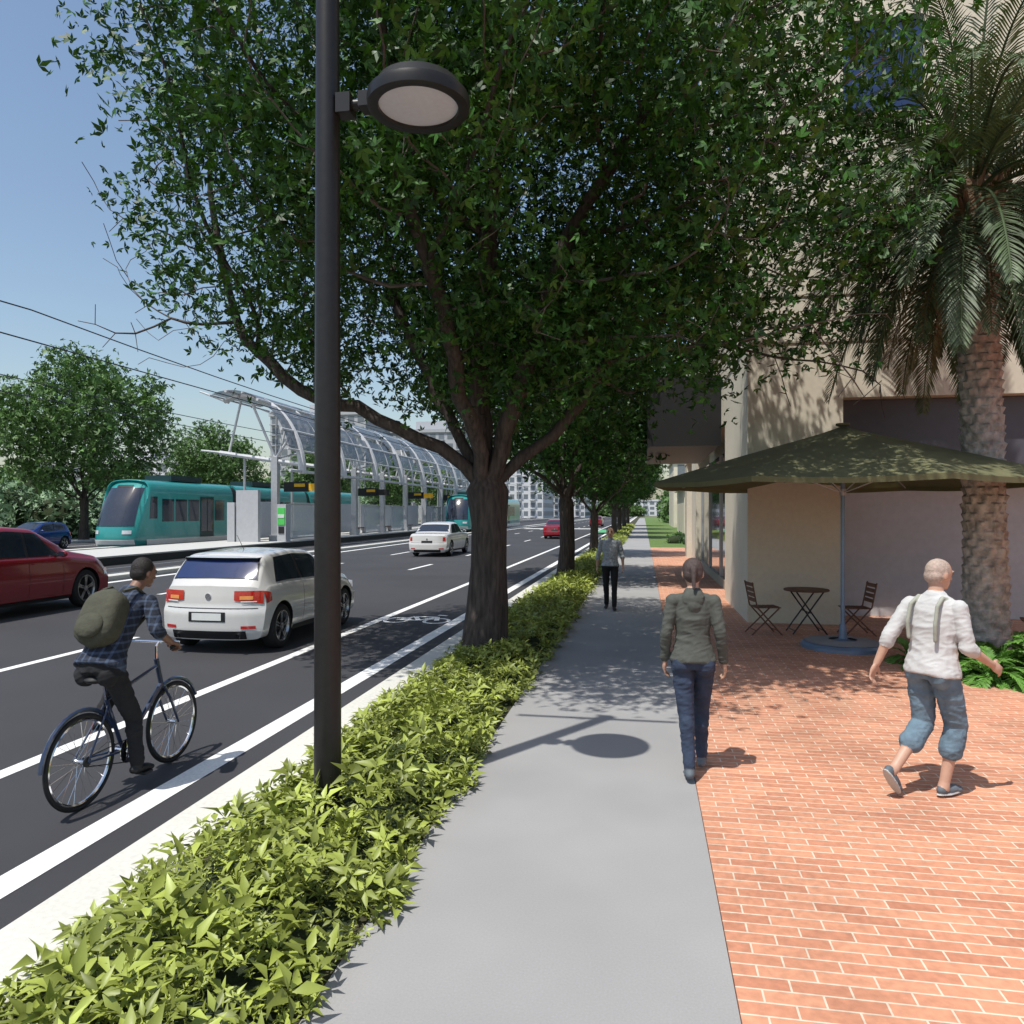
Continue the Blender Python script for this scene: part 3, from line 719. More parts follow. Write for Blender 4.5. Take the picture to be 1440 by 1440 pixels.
for k in range(10):
    z=9.25+3.6*k
    for x in (3.57,6.6,9.6,12.6,15.6,18.6):
        b.bb(x,x+1.35,BY-.004,BY+.2,z,z+1.65,'glass_blue'); b.bb(x-.06,x+1.41,BY-.05,BY-.006,z-.1,z-.01,'stucco_dark'); b.bb(x,x+1.35,BY-.03,BY-.006,z+1.6,z+1.68,'black'); b.bb(x+.66,x+.69,BY-.02,BY-.005,z,z+1.6,'black')
    for y in (16,19.5,23,26.5,30,33): b.bb(BX-.006,BX+.2,y,y+1.6,z,z+1.65,'glass_blue'); b.bb(BX-.03,BX-.007,y,y+1.6,z+.84,z+.88,'black')
b.obj('windows',bd)
b=MB()
b.bb(BX+.25,BX+.32,18.3,28.5,.25,3.65,'glass_store'); b.bb(BX+.2,BX+.5,18.3,28.5,0,.25,'stucco_dark')
b.bb(BX+.25,BX+.32,31,34.5,.25,3.65,'glass_store')
for y in (18.35,21.7,25.1,28.4): b.bb(BX+.2,BX+.26,y-.03,y+.03,.25,3.65,'steel')
b.obj('storefront',bd)
b=MB(); b.bb(.15,BX-.02,19.2,26.5,3.72,5.4,'black'); b.bb(.1,.15,19.15,26.55,3.68,5.44,'black'); b.bb(.15,BX,19.14,19.2,3.7,5.42,'black')
b.obj('awning_box',bd)
# ---------------------------------------------------------------- umbrellas
def umbrella(name,loc,rad,zt,ze,m,n=8,rot=.17):
    e=empty(name,loc); b=MB(); P=[]
    for k in range(9):
        t=k/8; ring=[]
        for j in range(n*6):
            g=2*math.pi*j/(n*6)+rot; ph=(j%6)/6; cosf=math.cos(math.pi/n)/math.cos((ph-.5)*2*math.pi/n)
            sag=.035*math.sin(math.pi*ph)*t; r=max(rad*t*cosf,.03)
            ring.append(V(r*math.cos(g),r*math.sin(g),zt-(zt-ze)*(t**.92)-sag+0.03*math.sin(math.pi*t)))
        P.append(ring)
    P.append([v-V(0,0,.07) for v in P[-1]]); b.grid(P,m,cv=True); o=b.obj('canopy',e,smooth=25)
    b=MB(); b.tube([(0,0,.1),(0,0,zt+.03)],.032,'pole_blue',n=16); b.lathe([(.05,zt),(.10,zt+.02),(.10,zt+.05),(.001,zt+.06)],(0,0,0),m,16)
    b.lathe([(.60,0),(.60,.05),(.56,.09),(.10,.11),(.06,.14),(.05,.35)],(0,0,0),'pole_blue',40)
    b.lathe([(.545,.095),(.2,.125)],(0,0,0),'concrete',40)
    for j in range(n):
        g=2*math.pi*j/n+rot; d=V(math.cos(g),math.sin(g),0); b.tube([d*.05+V(0,0,zt-.03),d*rad*.98+V(0,0,ze-.02)],.011,'steel',n=5); b.tube([d*.04+V(0,0,ze-.15),d*rad*.5+V(0,0,(zt+ze)/2-.05)],.009,'steel',n=5)
    b.lathe([(.05,ze-.2),(.05,ze-.1)],(0,0,0),'steel',12,cap=True)
    b.obj('pole_and_base',e)
umbrella('patio_umbrella',(2.97,12.0,0),2.85,3.34,2.5,'umbrella')
umbrella('patio_umbrella',(6.7,9.6,0),1.9,2.55,2.22,'umbrella_red')
def table(loc):
    b=MB(); b.lathe([(.36,.715),(.37,.73),(.36,.745),(.001,.746)],(0,0,0),'wood',32); b.lathe([(.36,.715),(.001,.715)],(0,0,0),'wood',32)
    for s in(-1,1):
        b.tube([(-.28,s*.2,0),(.22,s*.2,.71)],.013,'black_metal',n=8); b.tube([(.28,s*.2,0),(-.22,s*.2,.71)],.013,'black_metal',n=8)
    b.tube([(0,-.2,.36),(0,.2,.36)],.01,'black_metal'); b.tube([(-.25,-.2,.06),(-.25,.2,.06)],.01,'black_metal');b.tube([(.25,-.2,.06),(.25,.2,.06)],.01,'black_metal')
    o=b.obj('bistro_table'); o.location=loc; o.rotation_euler[2]=.1
def chair(loc,rz):
    b=MB()
    for s in(-1,1):
        b.tube([(s*.2,.24,0),(s*.2,-.18,.47),(s*.2,-.26,.88)],.013,'wood',n=8); b.tube([(s*.18,-.26,0),(s*.18,.2,.45)],.013,'wood',n=8)
    for i in range(6): b.box((0,-.16+i*.072,.455),(.38,.055,.016),'wood')
    for i in range(4): b.box((0,-.205-.012*i,.58+i*.085),(.38,.014,.06),'wood')
    b.tube([(-.2,.2,.06),(.2,.2,.06)],.01,'wood'); b.tube([(-.18,-.2,.08),(.18,-.2,.08)],.01,'wood')
    o=b.obj('bistro_chair'); o.location=loc; o.rotation_euler[2]=rz
table((2.72,13.35,0)); chair((2.0,13.15,0),R(-80)); chair((3.5,13.3,0),R(95)); chair((5.75,12.2,0),R(70)); chair((6.6,13.1,0),R(200)); table((6.4,12.3,0))
# ---------------------------------------------------------------- palm
def frond(C,start,az,el,L,droop,nl,lw,ll,rng,b,mk):
    p=Vector(start); d=V(math.cos(az)*math.cos(el),math.sin(az)*math.cos(el),math.sin(el)); pts=[p.copy()]; n=22
    for i in range(n):
        d=(d+V(0,0,-droop/n*(1+1.2*i/n))).normalized(); p=p+d*L/n; pts.append(p.copy())
    b.tube(pts,[.022*L/2.6*(1-.8*i/n)+.002 for i in range(n+1)],mk,n=5)
    for k in range(nl):
        t=.14+.86*k/nl; f=t*n; i=min(int(f),n-1); q=pts[i].lerp(pts[i+1],f-i); tg=(pts[i+1]-pts[i]).normalized(); sd=tg.cross(V(0,0,1)).normalized(); up=sd.cross(tg)
        l=ll*math.sin(math.pi*min(.12+t*.86,1))**.6*rng.uniform(.8,1.1)
        for s in(-1,1):
            dd=(sd*s*.75+tg*(.55+.5*t)+up*(.30+rng.uniform(-.15,.15))).normalized(); w=up.cross(dd).normalized()*lw
            m=q+dd*l*.5+V(0,0,-.02*l); e=q+dd*l*.97+V(0,0,-.22*l)
            C.append((q+w*.4,q-w*.4,m-w,m+w)); C.append((m+w,m-w,e-w*.1,e+w*.1))
def frondobj(name,C,m,parent):
    A=np.array([[tuple(v) for v in q] for q in C]).reshape(-1,3); link(bpy.data.objects.new(name,fast(name,A,quads(len(A)),[m])),parent)
px,py=4.62,11.2
palm=empty('palm_tree',(px,py,0)); b=MB(); P=[]; n=66
for i in range(210):
    z=i*5.7/209; t=z/5.7; r=.27-.05*min(t*3,1)+.015*math.sin(t*3)+(.11*max(0,t-.82)/.18)
    ring=[]
    for j in range(n):
        a=2*math.pi*j/n; k=z/.12; u=(a/(2*math.pi)*9+.5*(int(k)%2))%1; vv=k%1
        sc_=.055*(1-abs(u-.5)*1.7)*(.25+.75*vv)+.025*noise.noise(V(math.cos(a)*3,math.sin(a)*3,z*5))+.012*noise.noise(V(math.cos(a)*9,math.sin(a)*9,z*14)); ring.append(V(-.16*t*t+(r+sc_)*math.cos(a),(r+sc_)*math.sin(a),z))
    P.append(ring)
b.grid(P,'palm_bark',cv=True)
top=V(-.20,0,6.55)
b.ell((-.17,0,6.0),(.36,.36,.80),'palm_dry')
rg=random.Random(4)
for i in range(90):
    a=rg.uniform(0,6.28); z=rg.uniform(5.3,6.6); d=V(math.cos(a),math.sin(a),0); q=V(-.17,0,z)+d*.30
    b.tube([q,q+d*.16+V(0,0,.22)],[.045,.02],'palm_dry',n=5)
C=[]
NF=104
for i in range(NF):
    a=i*2.399+rg.uniform(-.2,.2); t=i/NF; el=R(84-122*t+rg.uniform(-9,9)); L=rg.uniform(2.5,3.3)
    frond(C,top+V(math.cos(a)*.15,math.sin(a)*.15,-.35*t),a,el,L,1.35-.15*t+rg.uniform(-.2,.2),62,.012,.46,rg,b,'palm_leaf')
for i in range(18):
    a=i*2.399*1.1; frond(C,top+V(math.cos(a)*.25,math.sin(a)*.25,-.5),a,R(-40),2.1,1.0,44,.012,.40,rg,b,'palm_leaf')
b.obj('trunk',palm,smooth=35); frondobj('fronds',C,'palm_leaf',palm)
b=MB()
for i in range(10):
    a=rg.uniform(0,6.28); pts=[top+V(math.cos(a)*.35*s,math.sin(a)*.35*s,-.1-.75*s*s) for s in (0,.4,.8,1.2,1.4)]; b.tube(pts,.012,'palm_dry',n=5)
    for k in range(22): q=pts[-1]+V(rg.gauss(0,.07),rg.gauss(0,.07),rg.gauss(-.1,.14)); b.ell(q,(.018,.018,.024),'palm_dry',n=4)
b.obj('fruit_stalks',palm)
for (fx,fy,s) in [(3.75,10.45,1.0),(4.3,10.2,1.15),(4.85,10.15,1.2),(5.3,10.5,1.1),(3.6,11.0,.8),(5.7,10.2,1.0),(4.5,10.7,.9),(5.2,11.6,.9),(4.6,9.7,1.0),(5.2,9.7,1.1),(4.1,9.8,.9)]:
    e=empty('fern_plant',(fx,fy,0)); C=[]; b=MB()
    for i in range(20):
        a=i*2.399+fx; frond(C,(0,0,.02),a,R(rg.uniform(25,80)),rg.uniform(.5,.75)*s,1.6,20,.016*s,.14*s,rg,b,'fern')
    b.obj('stems',e); frondobj('fronds',C,'fern',e)
b=MB(); b.lathe([(1.25,.0),(1.15,.05),(.6,.09),(.001,.1)],(4.75,10.7,0),'soil',30); b.obj('planting_soil')
# ---------------------------------------------------------------- distant buildings & masses
def tower(name,x,y,w,d,h,fl,nx_,m='bld_grey',wm='win_hazed',rz=0):
    e=empty(name,(x,y,-.1),rz); b=MB(); b.bb(-w/2,w/2,-d/2,d/2,0,h,m); b.bb(-w/2-.3,w/2+.3,-d/2-.3,d/2+.3,h,h+.8,m); b.bb(-w/5,w/5,-d/5,d/5,h+.8,h+3.5,m); b.obj('walls',e)
    b=MB(); fh=h/fl
    for k in range(fl):
        for i in range(nx_):
            ww=w/nx_; x0=-w/2+i*ww+ww*.18; b.bb(x0,x0+ww*.64,-d/2-.05,-d/2+.1,k*fh+fh*.3,k*fh+fh*.85,wm)
            if i%2==0: b.bb(x0-.1,x0+ww*.7,-d/2-1.2,-d/2-.06,k*fh+fh*.12,k*fh+fh*.2,m)
        ny=int(nx_*d/w)+1
        for i in range(ny):
            ww=d/ny; y0=-d/2+i*ww+ww*.2; b.bb(w/2-.1,w/2+.05,y0,y0+ww*.6,k*fh+fh*.3,k*fh+fh*.85,wm)
    b.obj('windows',e)
tower('apartment_building',-76,176,24,20,25,10,10); tower('apartment_building',-54,190,20,20,22,9,9); tower('apartment_building',-40,262,14,30,17,6,6,'bld_white')
tower('apartment_building',-28,300,12,30,10,4,6,'bld_white'); tower('apartment_building',-62,300,24,20,17,6,9,'bld_white')
tower('apartment_building',9,74,11,14,4.2,1,5,'stucco'); tower('apartment_building',14,112,20,18,9,3,7,'stucco');tower('apartment_building',-10,420,40,20,8,3,11,'bld_white')
tower('apartment_building',-120,160,40,20,13,5,11,'bld_white')
def mass(name,blobs,dens,size,m):
    rng=np.random.RandomState(len(blobs)); A=[]
    b=MB()
    for (x,y,z,r,rz) in blobs:
        k=int(dens*r*r); u=unit(rng.normal(size=(k,3)))*rng.uniform(.75,1.08,(k,1)); P=u*np.array([r,r,rz])+np.array([x,y,z]); P=P[P[:,2]>-.1]; A.append(P)
        b.ell((x,y,z),(r*.78,r*.78,rz*.78),'hedge_core',n=7)
    C=np.concatenate(A); lv=leafverts(C,size,rng,(-.9,0,.9)); e=empty(name); b.obj('core',e)
    link(bpy.data.objects.new('foliage',fast('foliage',lv,quads(len(lv)),[m])),e)
rr=random.Random(8)
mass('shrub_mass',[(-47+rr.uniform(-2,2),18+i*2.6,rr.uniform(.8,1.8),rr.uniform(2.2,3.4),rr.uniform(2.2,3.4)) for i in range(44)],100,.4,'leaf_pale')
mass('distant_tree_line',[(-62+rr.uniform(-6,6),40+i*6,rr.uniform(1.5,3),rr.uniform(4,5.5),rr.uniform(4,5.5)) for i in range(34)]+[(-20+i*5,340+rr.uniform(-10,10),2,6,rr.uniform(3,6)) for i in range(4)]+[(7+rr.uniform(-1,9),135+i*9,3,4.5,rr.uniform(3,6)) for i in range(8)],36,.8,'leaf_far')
mass('shrub_mass',[(1.5+rr.uniform(0,3),46+i*1.5,.1,.6,.5) for i in range(9)],200,.16,'leaf')
# ---------------------------------------------------------------- people
def frame(fwd,up=V(0,0,1)):
    f=Vector(fwd).normalized(); r=f.cross(up).normalized(); u=r.cross(f); return Matrix((r,f,u)).transposed()
def hand(b,w,d,n,s,sk,curl=.5,sc_=1.):
    w=Vector(w);d=Vector(d).normalized();n=(Vector(n)-d*Vector(n).dot(d)).normalized();s=(Vector(s)-d*Vector(s).dot(d)-n*Vector(s).dot(n)).normalized()
    Rm=Matrix((s,d,n)).transposed(); b.ell(w+d*.048*sc_,(.040*sc_,.056*sc_,.019*sc_),sk,Rm,n=8)
    for i,l in enumerate((.072,.080,.075,.058)):
        q=w+d*.085*sc_+s*(.029-.0195*i)*sc_; a1=curl*.6;a2=curl*1.7
        m=q+(d*math.cos(a1)+n*math.sin(a1))*l*.5*sc_; e=m+(d*math.cos(a2)+n*math.sin(a2))*l*.5*sc_
        b.capsule(q-d*.02,m,.0098*sc_,.009*sc_,sk,n=8); b.capsule(m,e,.009*sc_,.0078*sc_,sk,n=8)
    q=w+d*.022+s*.028*sc_; m=q+(s*.7+d*.7+n*.25).normalized()*.038; e=m+(d*.9+s*.25+n*.35).normalized()*.030
    b.capsule(q,m,.013,.011,sk,n=8); b.capsule(m,e,.011,.009,sk,n=8)
def person(name,loc,rz,J,S,voxel=.0065):
    J={k:Vector(v) for k,v in J.items()}; b=MB(); sk=S['skin']; T=S['top'];Bm=S['bot']; fem=S.get('fem',0); k=S.get('bulk',1.)
    pel=J['pel'];nk=J['neck']; ch=J['chest']
    hr=(J['hipR']-J['hipL']).normalized(); sr=(J['shR']-J['shL']).normalized()
    ws=[(-.17,.115,.10,Bm),(-.10,.155,.118,Bm),(.0,.165,.125,Bm),(.04,.160,.118,Bm)] 
    hem=S.get('hem',-.10)
    tw=[(hem,.190,.152),(hem+.04,.190,.152),(.06,.178,.138),(.20,.160,.122),(.36,.154,.116),(.58,.164,.121),(.78,.172,.112),(.90,.155,.094),(.97,.112,.080),(1.02,.070,.066),(1.06,.058,.058)] if not fem else \
       [(-.06,.176,.142),(-.03,.176,.142),(.05,.166,.128),(.20,.140,.106),(.36,.126,.098),(.58,.142,.114),(.78,.150,.102),(.90,.136,.086),(.97,.095,.074),(1.02,.060,.062),(1.06,.052,.055)]
    def ringp(t,wx,wy):
        if t<.5: c=pel.lerp(ch,t/.5)
        else: c=ch.lerp(nk,(t-.5)/.5)
        up=(ch-pel).normalized() if t<.4 else ((nk-ch).normalized() if t>.6 else (nk-pel).normalized())
        r=hr.lerp(sr,min(max(t,0),1)); r=(r-up*r.dot(up)).normalized(); f=up.cross(r)
        return [c+r*wx*k*math.cos(a)+f*wy*k*math.sin(a)*(1 if math.sin(a)>0 else .95) for a in [2*math.pi*i/20 for i in range(20)]]
    b.grid([ringp(t,wx*(.97 if fem else 1),wy) for t,wx,wy,_ in ws],Bm,cv=True,cap=True)
    b.grid([ringp(t,wx,wy) for t,wx,wy in tw],T,cv=True,cap=True)
    fwdp=V(0,0,1).cross(hr).normalized()
    for s in 'LR':
        h,kn,an=J['hip'+s],J['kn'+s],J['an'+s]; toe=J['toe'+s].normalized()
        b.capsule(h,kn,.090*k,.062*k,Bm); b.ell(h-fwdp*.036+V(0,0,-.03),(.080*k,.080*k,.088*k),Bm,n=10)
        if S.get('capri'):
            md=kn.lerp(an,.40); b.capsule(kn,md,.075,.078,Bm); b.capsule(h.lerp(kn,.3),kn,.094,.075,Bm); b.capsule(md,an,.044,.036,sk); b.ell(kn.lerp(an,.42)-fwdp*.012,(.046,.048,.08),sk,n=8)
            b.capsule(md+(kn-an)*.02,md+(an-kn)*.03,.080,.080,Bm)
        else:
            b.capsule(kn,an.lerp(kn,.04),.060*k,(.050 if not fem else .044)*k,Bm); b.ell(kn.lerp(an,.28)-fwdp*.012,(.055*k,.058*k,.10),Bm,n=10)
        fr=frame(toe) ; sh=S['shoe']
        b.capsule(an,an+fr@V(0,-.01,-.03),.038,.04,sk if S.get('capri') else sh)
        b.ell(an+fr@V(0,-.02,-.045),(.036,.050,.034),sh,fr,n=10); b.ell(an+fr@V(0,.06,-.050),(.042,.10,.032),sh,fr,n=10); b.ell(an+fr@V(0,.125,-.057),(.044,.055,.024),sh,fr,n=10)
        if S.get('capri'): b.ell(an+fr@V(0,.055,-.075),(.047,.135,.010),'sole',fr,n=10)
        sh_,el,wr=J['sh'+s],J['el'+s],J['wr'+s]
        b.ell(sh_+V(0,0,-.012),(.056*k,.058*k,.058*k),T,n=10)
        b.capsule(nk.lerp(sh_,.25)+V(0,0,-.03),sh_+V(0,0,-.004),.050*k,.048*k,T)
        sl=S.get('sleeve','long')
        if sl=='long':
            b.capsule(sh_,el,.054*k,.045*k,T); b.capsule(el,wr.lerp(el,.06),.045*k,.035*k,T); b.capsule(el.lerp(wr,.5),wr,.03,.026,sk)
        elif sl=='rolled':
            m=el.lerp(wr,.22); b.capsule(sh_,el,.056*k,.050*k,T); b.capsule(el,m,.050*k,.047*k,T); b.capsule(el,wr,.040,.026,sk)
        d=(wr-el).normalized(); inn=J.get('palm'+s,(sr*(-1 if s=='R' else 1))); th=J.get('thumb'+s,fwdp)
        hand(b,wr,J.get('hd'+s,d),inn,th,sk,S.get('curl',.55))
    hd=J['head']; hf=J['hf']; fr=frame(hf)
    b.capsule(nk-V(0,0,.02),hd+fr@V(0,-.015,-.07),.056*(.86 if fem else 1),.050*(.88 if fem else 1),sk)
    b.ell(hd+fr@V(0,0,.01),(.074,.092,.098),sk,fr); b.ell(hd+fr@V(0,.025,-.055),(.056,.062,.058),sk,fr); b.ell(hd+fr@V(0,.062,-.095),(.024,.022,.018),sk,fr,n=8)
    b.capsule(hd+fr@V(0,.088,.010),hd+fr@V(0,.104,-.030),.008,.014,sk,n=8)
    for s in(-1,1):
        b.ell(hd+fr@V(s*.076,-.008,-.015),(.010,.020,.032),sk,fr,n=8); b.ell(hd+fr@V(s*.030,.088,.006),(.014,.008,.008),'eye',fr,n=6); b.ell(hd+fr@V(s*.032,.090,.026),(.018,.006,.005),S['hair'],fr,n=6)
    b.ell(hd+fr@V(0,.087,-.062),(.022,.009,.007),'lips',fr,n=6)
    hr_=S['hair']; st_=S.get('hs','short')
    if st_=='short':
        b.ell(hd+fr@V(0,-.020,.032),(.080,.088,.090),hr_,fr); b.ell(hd+fr@V(0,-.045,-.01),(.074,.062,.07),hr_,fr)
    if st_=='bun':
        b.ell(hd+fr@V(0,-.014,.024),(.081,.094,.092),hr_,fr); b.ell(hd+fr@V(0,-.04,-.015),(.075,.064,.07),hr_,fr); 
        b.ell(hd+fr@V(0,-.115,.02),(.03,.03,.03),hr_,fr,n=8); b.capsule(hd+fr@V(0,-.12,.01),hd+fr@V(0,-.135,-.13),.026,.012,hr_)
    if st_=='thin':
        b.ell(hd+fr@V(0,-.012,.020),(.0775,.0915,.090),hr_,fr); b.ell(hd+fr@V(0,-.045,-.02),(.073,.058,.06),hr_,fr)
    for fn in S.get('extra',[]): fn(b,J,fr)
    src=b.mesh('tmp',0); bm=bmesh.new(); bm.from_mesh(src); bmesh.ops.recalc_face_normals(bm,faces=bm.faces); bvh=BVHTree.FromBMesh(bm); bm.to_mesh(src); bm.free()
    o=bpy.data.objects.new(name,src); link(o); md=o.modifiers.new('r','REMESH'); md.mode='VOXEL'; md.voxel_size=voxel; md.adaptivity=0
    m2=o.modifiers.new('s','SMOOTH'); m2.factor=.5; m2.iterations=4
    dg=bpy.context.evaluated_depsgraph_get(); me=bpy.data.meshes.new_from_object(o.evaluated_get(dg)); o.modifiers.clear()
    me.materials.clear()
    for kk in b.mats: me.materials.append(M[kk])
    cloth=set(b.mats.index(x) for x in (T,Bm) if x in b.mats)
    nv=len(me.vertices); co=np.empty(nv*3,np.float32); me.vertices.foreach_get('co',co); co=co.reshape(-1,3)
    nf=len(me.polygons); mi=np.zeros(nf,np.int32); isc=np.zeros(nv,bool)
    for p in me.polygons:
        h=bvh.find_nearest(p.center); q=b.m[h[2]] if h[2] is not None else 0; mi[p.index]=q
        if q in cloth:
            for v in p.vertices: isc[v]=True
    me.polygons.foreach_set('material_index',mi)
    nr=np.empty(nv*3,np.float32); me.vertices.foreach_get('normal',nr); nr=nr.reshape(-1,3)
    for i in np.nonzero(isc)[0]:
        c=co[i]; a1=noise.noise(V(c[0]*7+c[2]*6,c[1]*8,c[2]*11)); a2=noise.noise(V(c[0]*14-c[2]*16,c[1]*16,c[2]*22))
        co[i]+=nr[i]*(.006*(.5-abs(a1)*2)+.0035*(.4-abs(a2)*2)+.002)
    me.vertices.foreach_set('co',co.ravel()); me.polygons.foreach_set('use_smooth',[True]*nf); me.update()
    o.data=me; o.name=name; o.location=loc; o.rotation_euler[2]=rz
    return o
def hood(b,J,fr):
    n=J['neck']; b.ell(n+V(0,-.055,-.045),(.085,.05,.075),'hoodie',n=10); b.ell(n+V(0,-.01,.005),(.070,.066,.035),'hoodie',n=10); b.ell(n+V(0,-.085,-.10),(.05,.03,.045),'hoodie',n=8)
person('woman_pedestrian',(.38,5.98,0),0,dict(pel=(0,0,.92),chest=(0,.01,1.17),neck=(0,.01,1.42),head=(0,.05,1.575),hf=(.0,1,-.12),
 shL=(-.155,0,1.355),shR=(.155,0,1.355),elL=(-.205,-.03,1.11),elR=(.205,-.04,1.11),wrL=(-.215,.03,.89),wrR=(.235,.03,.885),
 hipL=(-.085,0,.90),hipR=(.085,0,.90),knL=(-.055,-.03,.50),anL=(-.035,-.16,.105),toeL=(0,1,-.12),knR=(.075,.13,.50),anR=(.075,.16,.10),toeR=(.1,1,0)),
 dict(skin='skin',top='hoodie',bot='jeans',shoe='shoe_grey',hair='hair_brown',hs='bun',fem=1,extra=[hood]))
def straps(b,J,fr):
    for s in (-1,1):
        pts=[V(s*.10,-.118,1.14),V(s*.105,-.128,1.25),V(s*.10,-.095,1.38),V(s*.09,-.02,1.435),V(s*.10,.08,1.40),V(s*.11,.13,1.25),V(s*.12,.13,1.12)]
        for q,r_ in zip(pts[:-1],pts[1:]):
            b.capsule(q,r_,.016,.016,'strap',n=6)
    b.ell(J['neck']+V(0,-.01,.005),(.066,.064,.028),'shirt_white',n=8)
person('man_pedestrian',(2.06,5.86,0),R(-52),dict(pel=(0,0,.93),chest=(0,.02,1.18),neck=(0,.04,1.44),head=(0,.08,1.60),hf=(.25,1,-.1),
 shL=(-.170,0,1.365),shR=(.170,.05,1.365),elL=(-.24,-.14,1.13),elR=(.23,.04,1.10),wrL=(-.30,-.20,.92),wrR=(.27,.26,.97),
 hipL=(-.09,0,.91),hipR=(.09,0,.91),knL=(-.09,.04,.50),anL=(-.09,-.30,.21),toeL=(0,.6,-.8),knR=(.09,.14,.51),anR=(.06,.05,.095),toeR=(.05,1,0)),
 dict(skin='skin',top='shirt_white',bot='jeans_light',shoe='shoe_grey',hair='hair_grey',hs='thin',bulk=1.04,capri=1,sleeve='rolled',extra=[straps]))
person('businessman_pedestrian',(-.69,15.8,0),math.pi,dict(pel=(0,0,.94),chest=(0,0,1.19),neck=(0,.01,1.47),head=(0,.03,1.63),hf=(0,1,.0),
 shL=(-.18,0,1.41),shR=(.18,0,1.41),elL=(-.25,-.05,1.14),elR=(.25,.0,1.14),wrL=(-.27,.08,.92),wrR=(.27,-.02,.90),
 hipL=(-.09,0,.92),hipR=(.09,0,.92),knL=(-.09,.10,.51),anL=(-.09,.14,.095),toeL=(-.1,1,0),knR=(.085,.0,.50),anR=(.08,-.16,.11),toeR=(.1,1,-.1)),
 dict(skin='skin',top='shirt_grey',bot='trousers',shoe='shoe_black',hair='hair_dark',sleeve='rolled',hem=-.03),voxel=.009)
# ---------------------------------------------------------------- bicycle & cyclist
bx,by0,by1=-3.97,4.73,5.79; wr=.34
bk=empty('bicycle',(bx,by0,RZ)); b=MB(); WB=by1-by0
for cy in (0,WB):
    b.tube([(0,cy+(wr-.017)*math.cos(a),wr+(wr-.017)*math.sin(a)) for a in [2*math.pi*i/56 for i in range(56)]],.0175,'rubber',n=8,closed=True)
    b.tube([(0,cy+(wr-.042)*math.cos(a),wr+(wr-.042)*math.sin(a)) for a in [2*math.pi*i/48 for i in range(48)]],.012,'chrome',n=6,closed=True)
    b.lathe([(.022,-.04),(.015,-.02),(.015,.02),(.022,.04)],(0,cy,wr),'chrome',12,'x',cap=True)
    for i in range(28):
        a=2*math.pi*i/28; s=1 if i%2 else -1; a2=a+.35*(1 if i%4<2 else -1)
        b.tube([(s*.03,cy+.02*math.cos(a2),wr+.02*math.sin(a2)),(0,cy+(wr-.045)*math.cos(a),wr+(wr-.045)*math.sin(a))],.0016,'chrome',n=3,cap=False)
    b.tube([(0,cy+(wr+.025)*math.cos(a),wr+(wr+.025)*math.sin(a)) for a in [R(25+i*10) for i in range(13 if cy else 16)]],.016,'bike_blue',n=6)
bbk=V(0,.44,.29); sc0=V(0,.26,.72); hd0=V(0,.86,.86); hd1=V(0,.905,.70)
b.tube([bbk,sc0],.016,'bike_blue'); b.tube([sc0,V(0,.225,.88)],.012,'chrome'); b.tube([bbk,hd1],.019,'bike_blue'); b.tube([sc0,hd0],.015,'bike_blue'); b.tube([hd0+V(0,-.02,.06),hd1],.02,'bike_blue')
for s in(-1,1):
    b.tube([V(s*.02,.26,.68),V(s*.06,0,wr)],.008,'bike_blue'); b.tube([V(s*.03,.44,.29),V(s*.06,0,wr)],.009,'bike_blue'); b.tube([hd1+V(s*.03,0,-.02),V(s*.055,.96,.55),V(s*.055,WB,wr)],[.013,.012,.009],'bike_blue')
b.tube([hd0+V(0,-.02,.05),V(0,.84,1.02),V(0,.88,1.05)],.012,'chrome')
b.tube([(-.29,.66,1.06),(-.27,.74,1.07),(-.20,.85,1.06),(0,.88,1.05),(.20,.85,1.06),(.27,.74,1.07),(.29,.66,1.06)],.011,'chrome')
for s in(-1,1): b.tube([(s*.272,.73,1.07),(s*.292,.62,1.06)],.016,'rubber',n=10); b.tube([(s*.25,.78,1.05),(s*.24,.68,1.03)],.005,'black')
b.lathe([(.09,-.003),(.095,0),(.09,.003)],(.05,.44,.29),'chrome',32,'x',cap=True); b.lathe([(.03,-.05),(.03,.06)],(0,.44,.29),'chrome',12,'x',cap=True)
b.lathe([(.035,-.006),(.035,.006)],(.05,0,wr),'black',16,'x',cap=True)
for z in(-.09,.09): b.tube([(.05,.44,.29+z),(.05,0,wr+z*.37)],.004,'black',n=4)
pr=V(.11,.47,.12); pl=V(-.11,.41,.46)
b.tube([(.06,.44,.29),pr],.009,'chrome'); b.tube([(-.06,.44,.29),pl],.009,'chrome'); b.box(pr+V(.05,0,0),(.09,.09,.018),'black'); b.box(pl+V(-.05,0,0),(.09,.09,.018),'black')
b.obj('frame_and_wheels',bk)
b=MB(); b.ell((0,.17,.90),(.085,.10,.035),'shoe_black',n=10); b.ell((0,.28,.905),(.035,.13,.025),'shoe_black',n=10); b.obj('saddle',bk)
J=dict(pel=(0,.20,1.0),chest=(0,.35,1.25),neck=(0,.53,1.50),head=(.02,.66,1.645),hf=(.3,1,-.2),
 shL=(-.18,.51,1.43),shR=(.18,.51,1.43),wrL=(-.285,.62,1.10),wrR=(.285,.62,1.10),
 hipL=(-.09,.20,.96),hipR=(.09,.20,.96),knR=(.12,.40,.56),anR=(.14,.42,.205),toeR=(.05,1,-.1),knL=(-.12,.56,.83),anL=(-.14,.36,.545),toeL=(0,1,-.1),
 palmL=(0,0,-1),palmR=(0,0,-1),thumbL=(1,0,0),thumbR=(-1,0,0),hdL=(0,.6,-.25),hdR=(0,.6,-.25))
J['elL']=(-.29,.44,1.22);J['elR']=(.29,.44,1.22)
cy=person('cyclist',(bx,by0,RZ),0,J,dict(skin='skin_dark',top='plaid',bot='trousers',shoe='shoe_black',hair='hair_dark',sleeve='rolled',curl=1.5,bulk=1.0,hem=-.06))
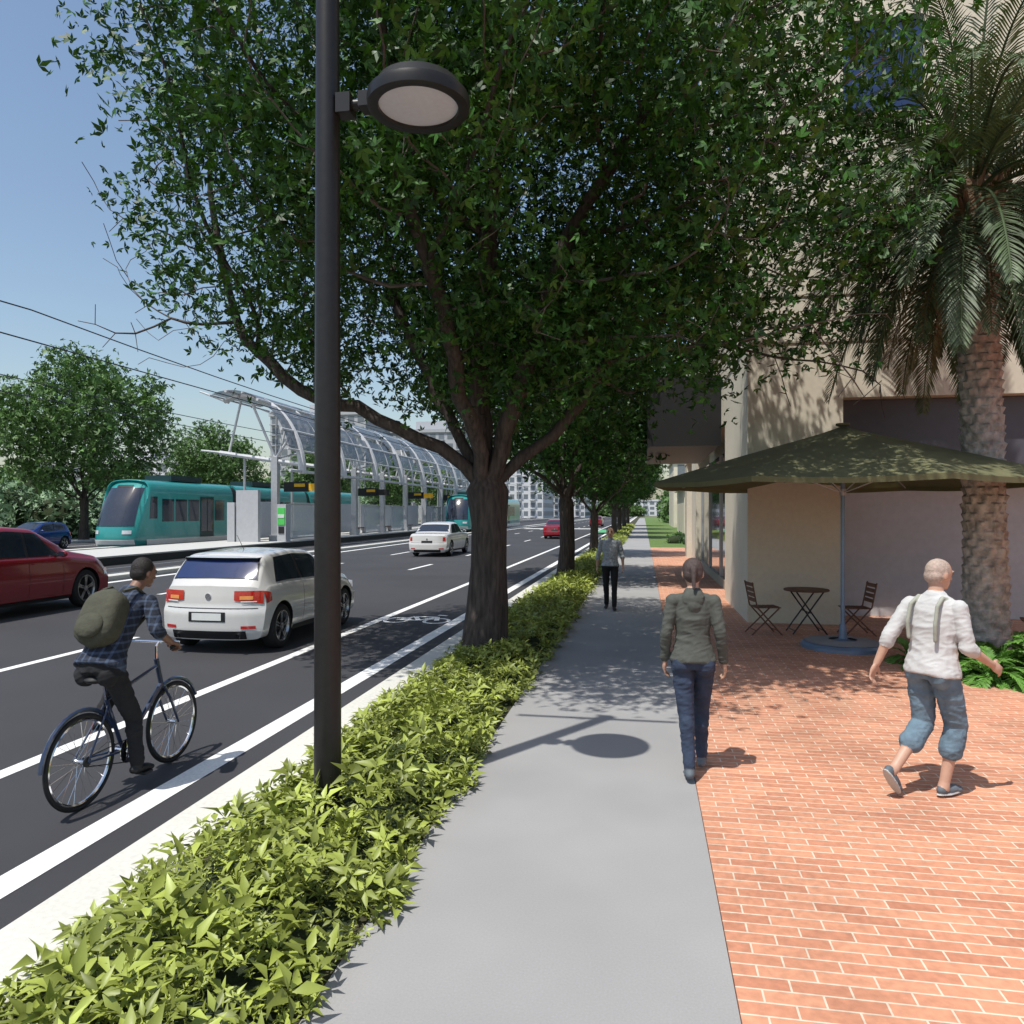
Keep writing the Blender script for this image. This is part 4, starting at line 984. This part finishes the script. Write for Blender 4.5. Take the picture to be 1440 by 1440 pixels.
b=MB(); ang=Matrix.Rotation(R(-32),3,'X')
P=[]
for i in range(15):
    t=i/14; z=-.24+.48*t; w=.155*(1-abs(2*t-1)**5)*(1-.12*t)+.01; d=.10*(1-abs(2*t-1)**4)+.01
    P.append([ang@V(w*(abs(math.cos(a))**.6)*(1 if math.cos(a)>0 else -1),d*(abs(math.sin(a))**.6)*(1 if math.sin(a)>0 else -1),z)+V(0,.22,1.34) for a in [2*math.pi*j/28 for j in range(28)]])
b.grid(P,'backpack',cv=True,cap=True)
b.ell(ang@V(0,-.10,-.10)+V(0,.22,1.34),(.11,.045,.10),'backpack',ang,n=10)
for s in(-1,1): b.tube([V(s*.09,.33,1.53),V(s*.11,.45,1.545),V(s*.12,.57,1.46),V(s*.14,.51,1.31),V(s*.14,.30,1.18)],.014,'backpack',n=6)
o=b.obj('backpack',cy,smooth=60)
# ---------------------------------------------------------------- camera, light, world
cam=bpy.data.cameras.new('camera'); cam.sensor_width=36; cam.lens=36*1050/1440; cam.clip_end=6000; cam.clip_start=.05
co=bpy.data.objects.new('camera',cam); co.location=(0,0,CH); co.rotation_euler=(R(90),0,TH); link(co); sc.camera=co
d=V(.248,.387,-1).normalized()
sl=bpy.data.lights.new('sun','SUN'); sl.energy=4.9; sl.angle=R(.5); sl.color=(1,.965,.90)
so=bpy.data.objects.new('sun',sl); so.rotation_euler=d.to_track_quat('-Z','Y').to_euler(); link(so)
w=bpy.data.worlds.new('World'); sc.world=w; w.use_nodes=True; nt=w.node_tree; sky=nt.nodes.new('ShaderNodeTexSky'); sky.sky_type='NISHITA'; sky.sun_disc=False
sky.sun_elevation=math.atan2(1,math.hypot(.248,.387)); sky.sun_rotation=math.atan2(-.248,-.387); sky.air_density=1.25; sky.dust_density=1.6; sky.ozone_density=1.6
bg=nt.nodes['Background']; nt.links.new(sky.outputs[0],bg.inputs[0]); bg.inputs[1].default_value=.145
sc.view_settings.view_transform='Standard'; sc.view_settings.look='None'; sc.view_settings.exposure=0
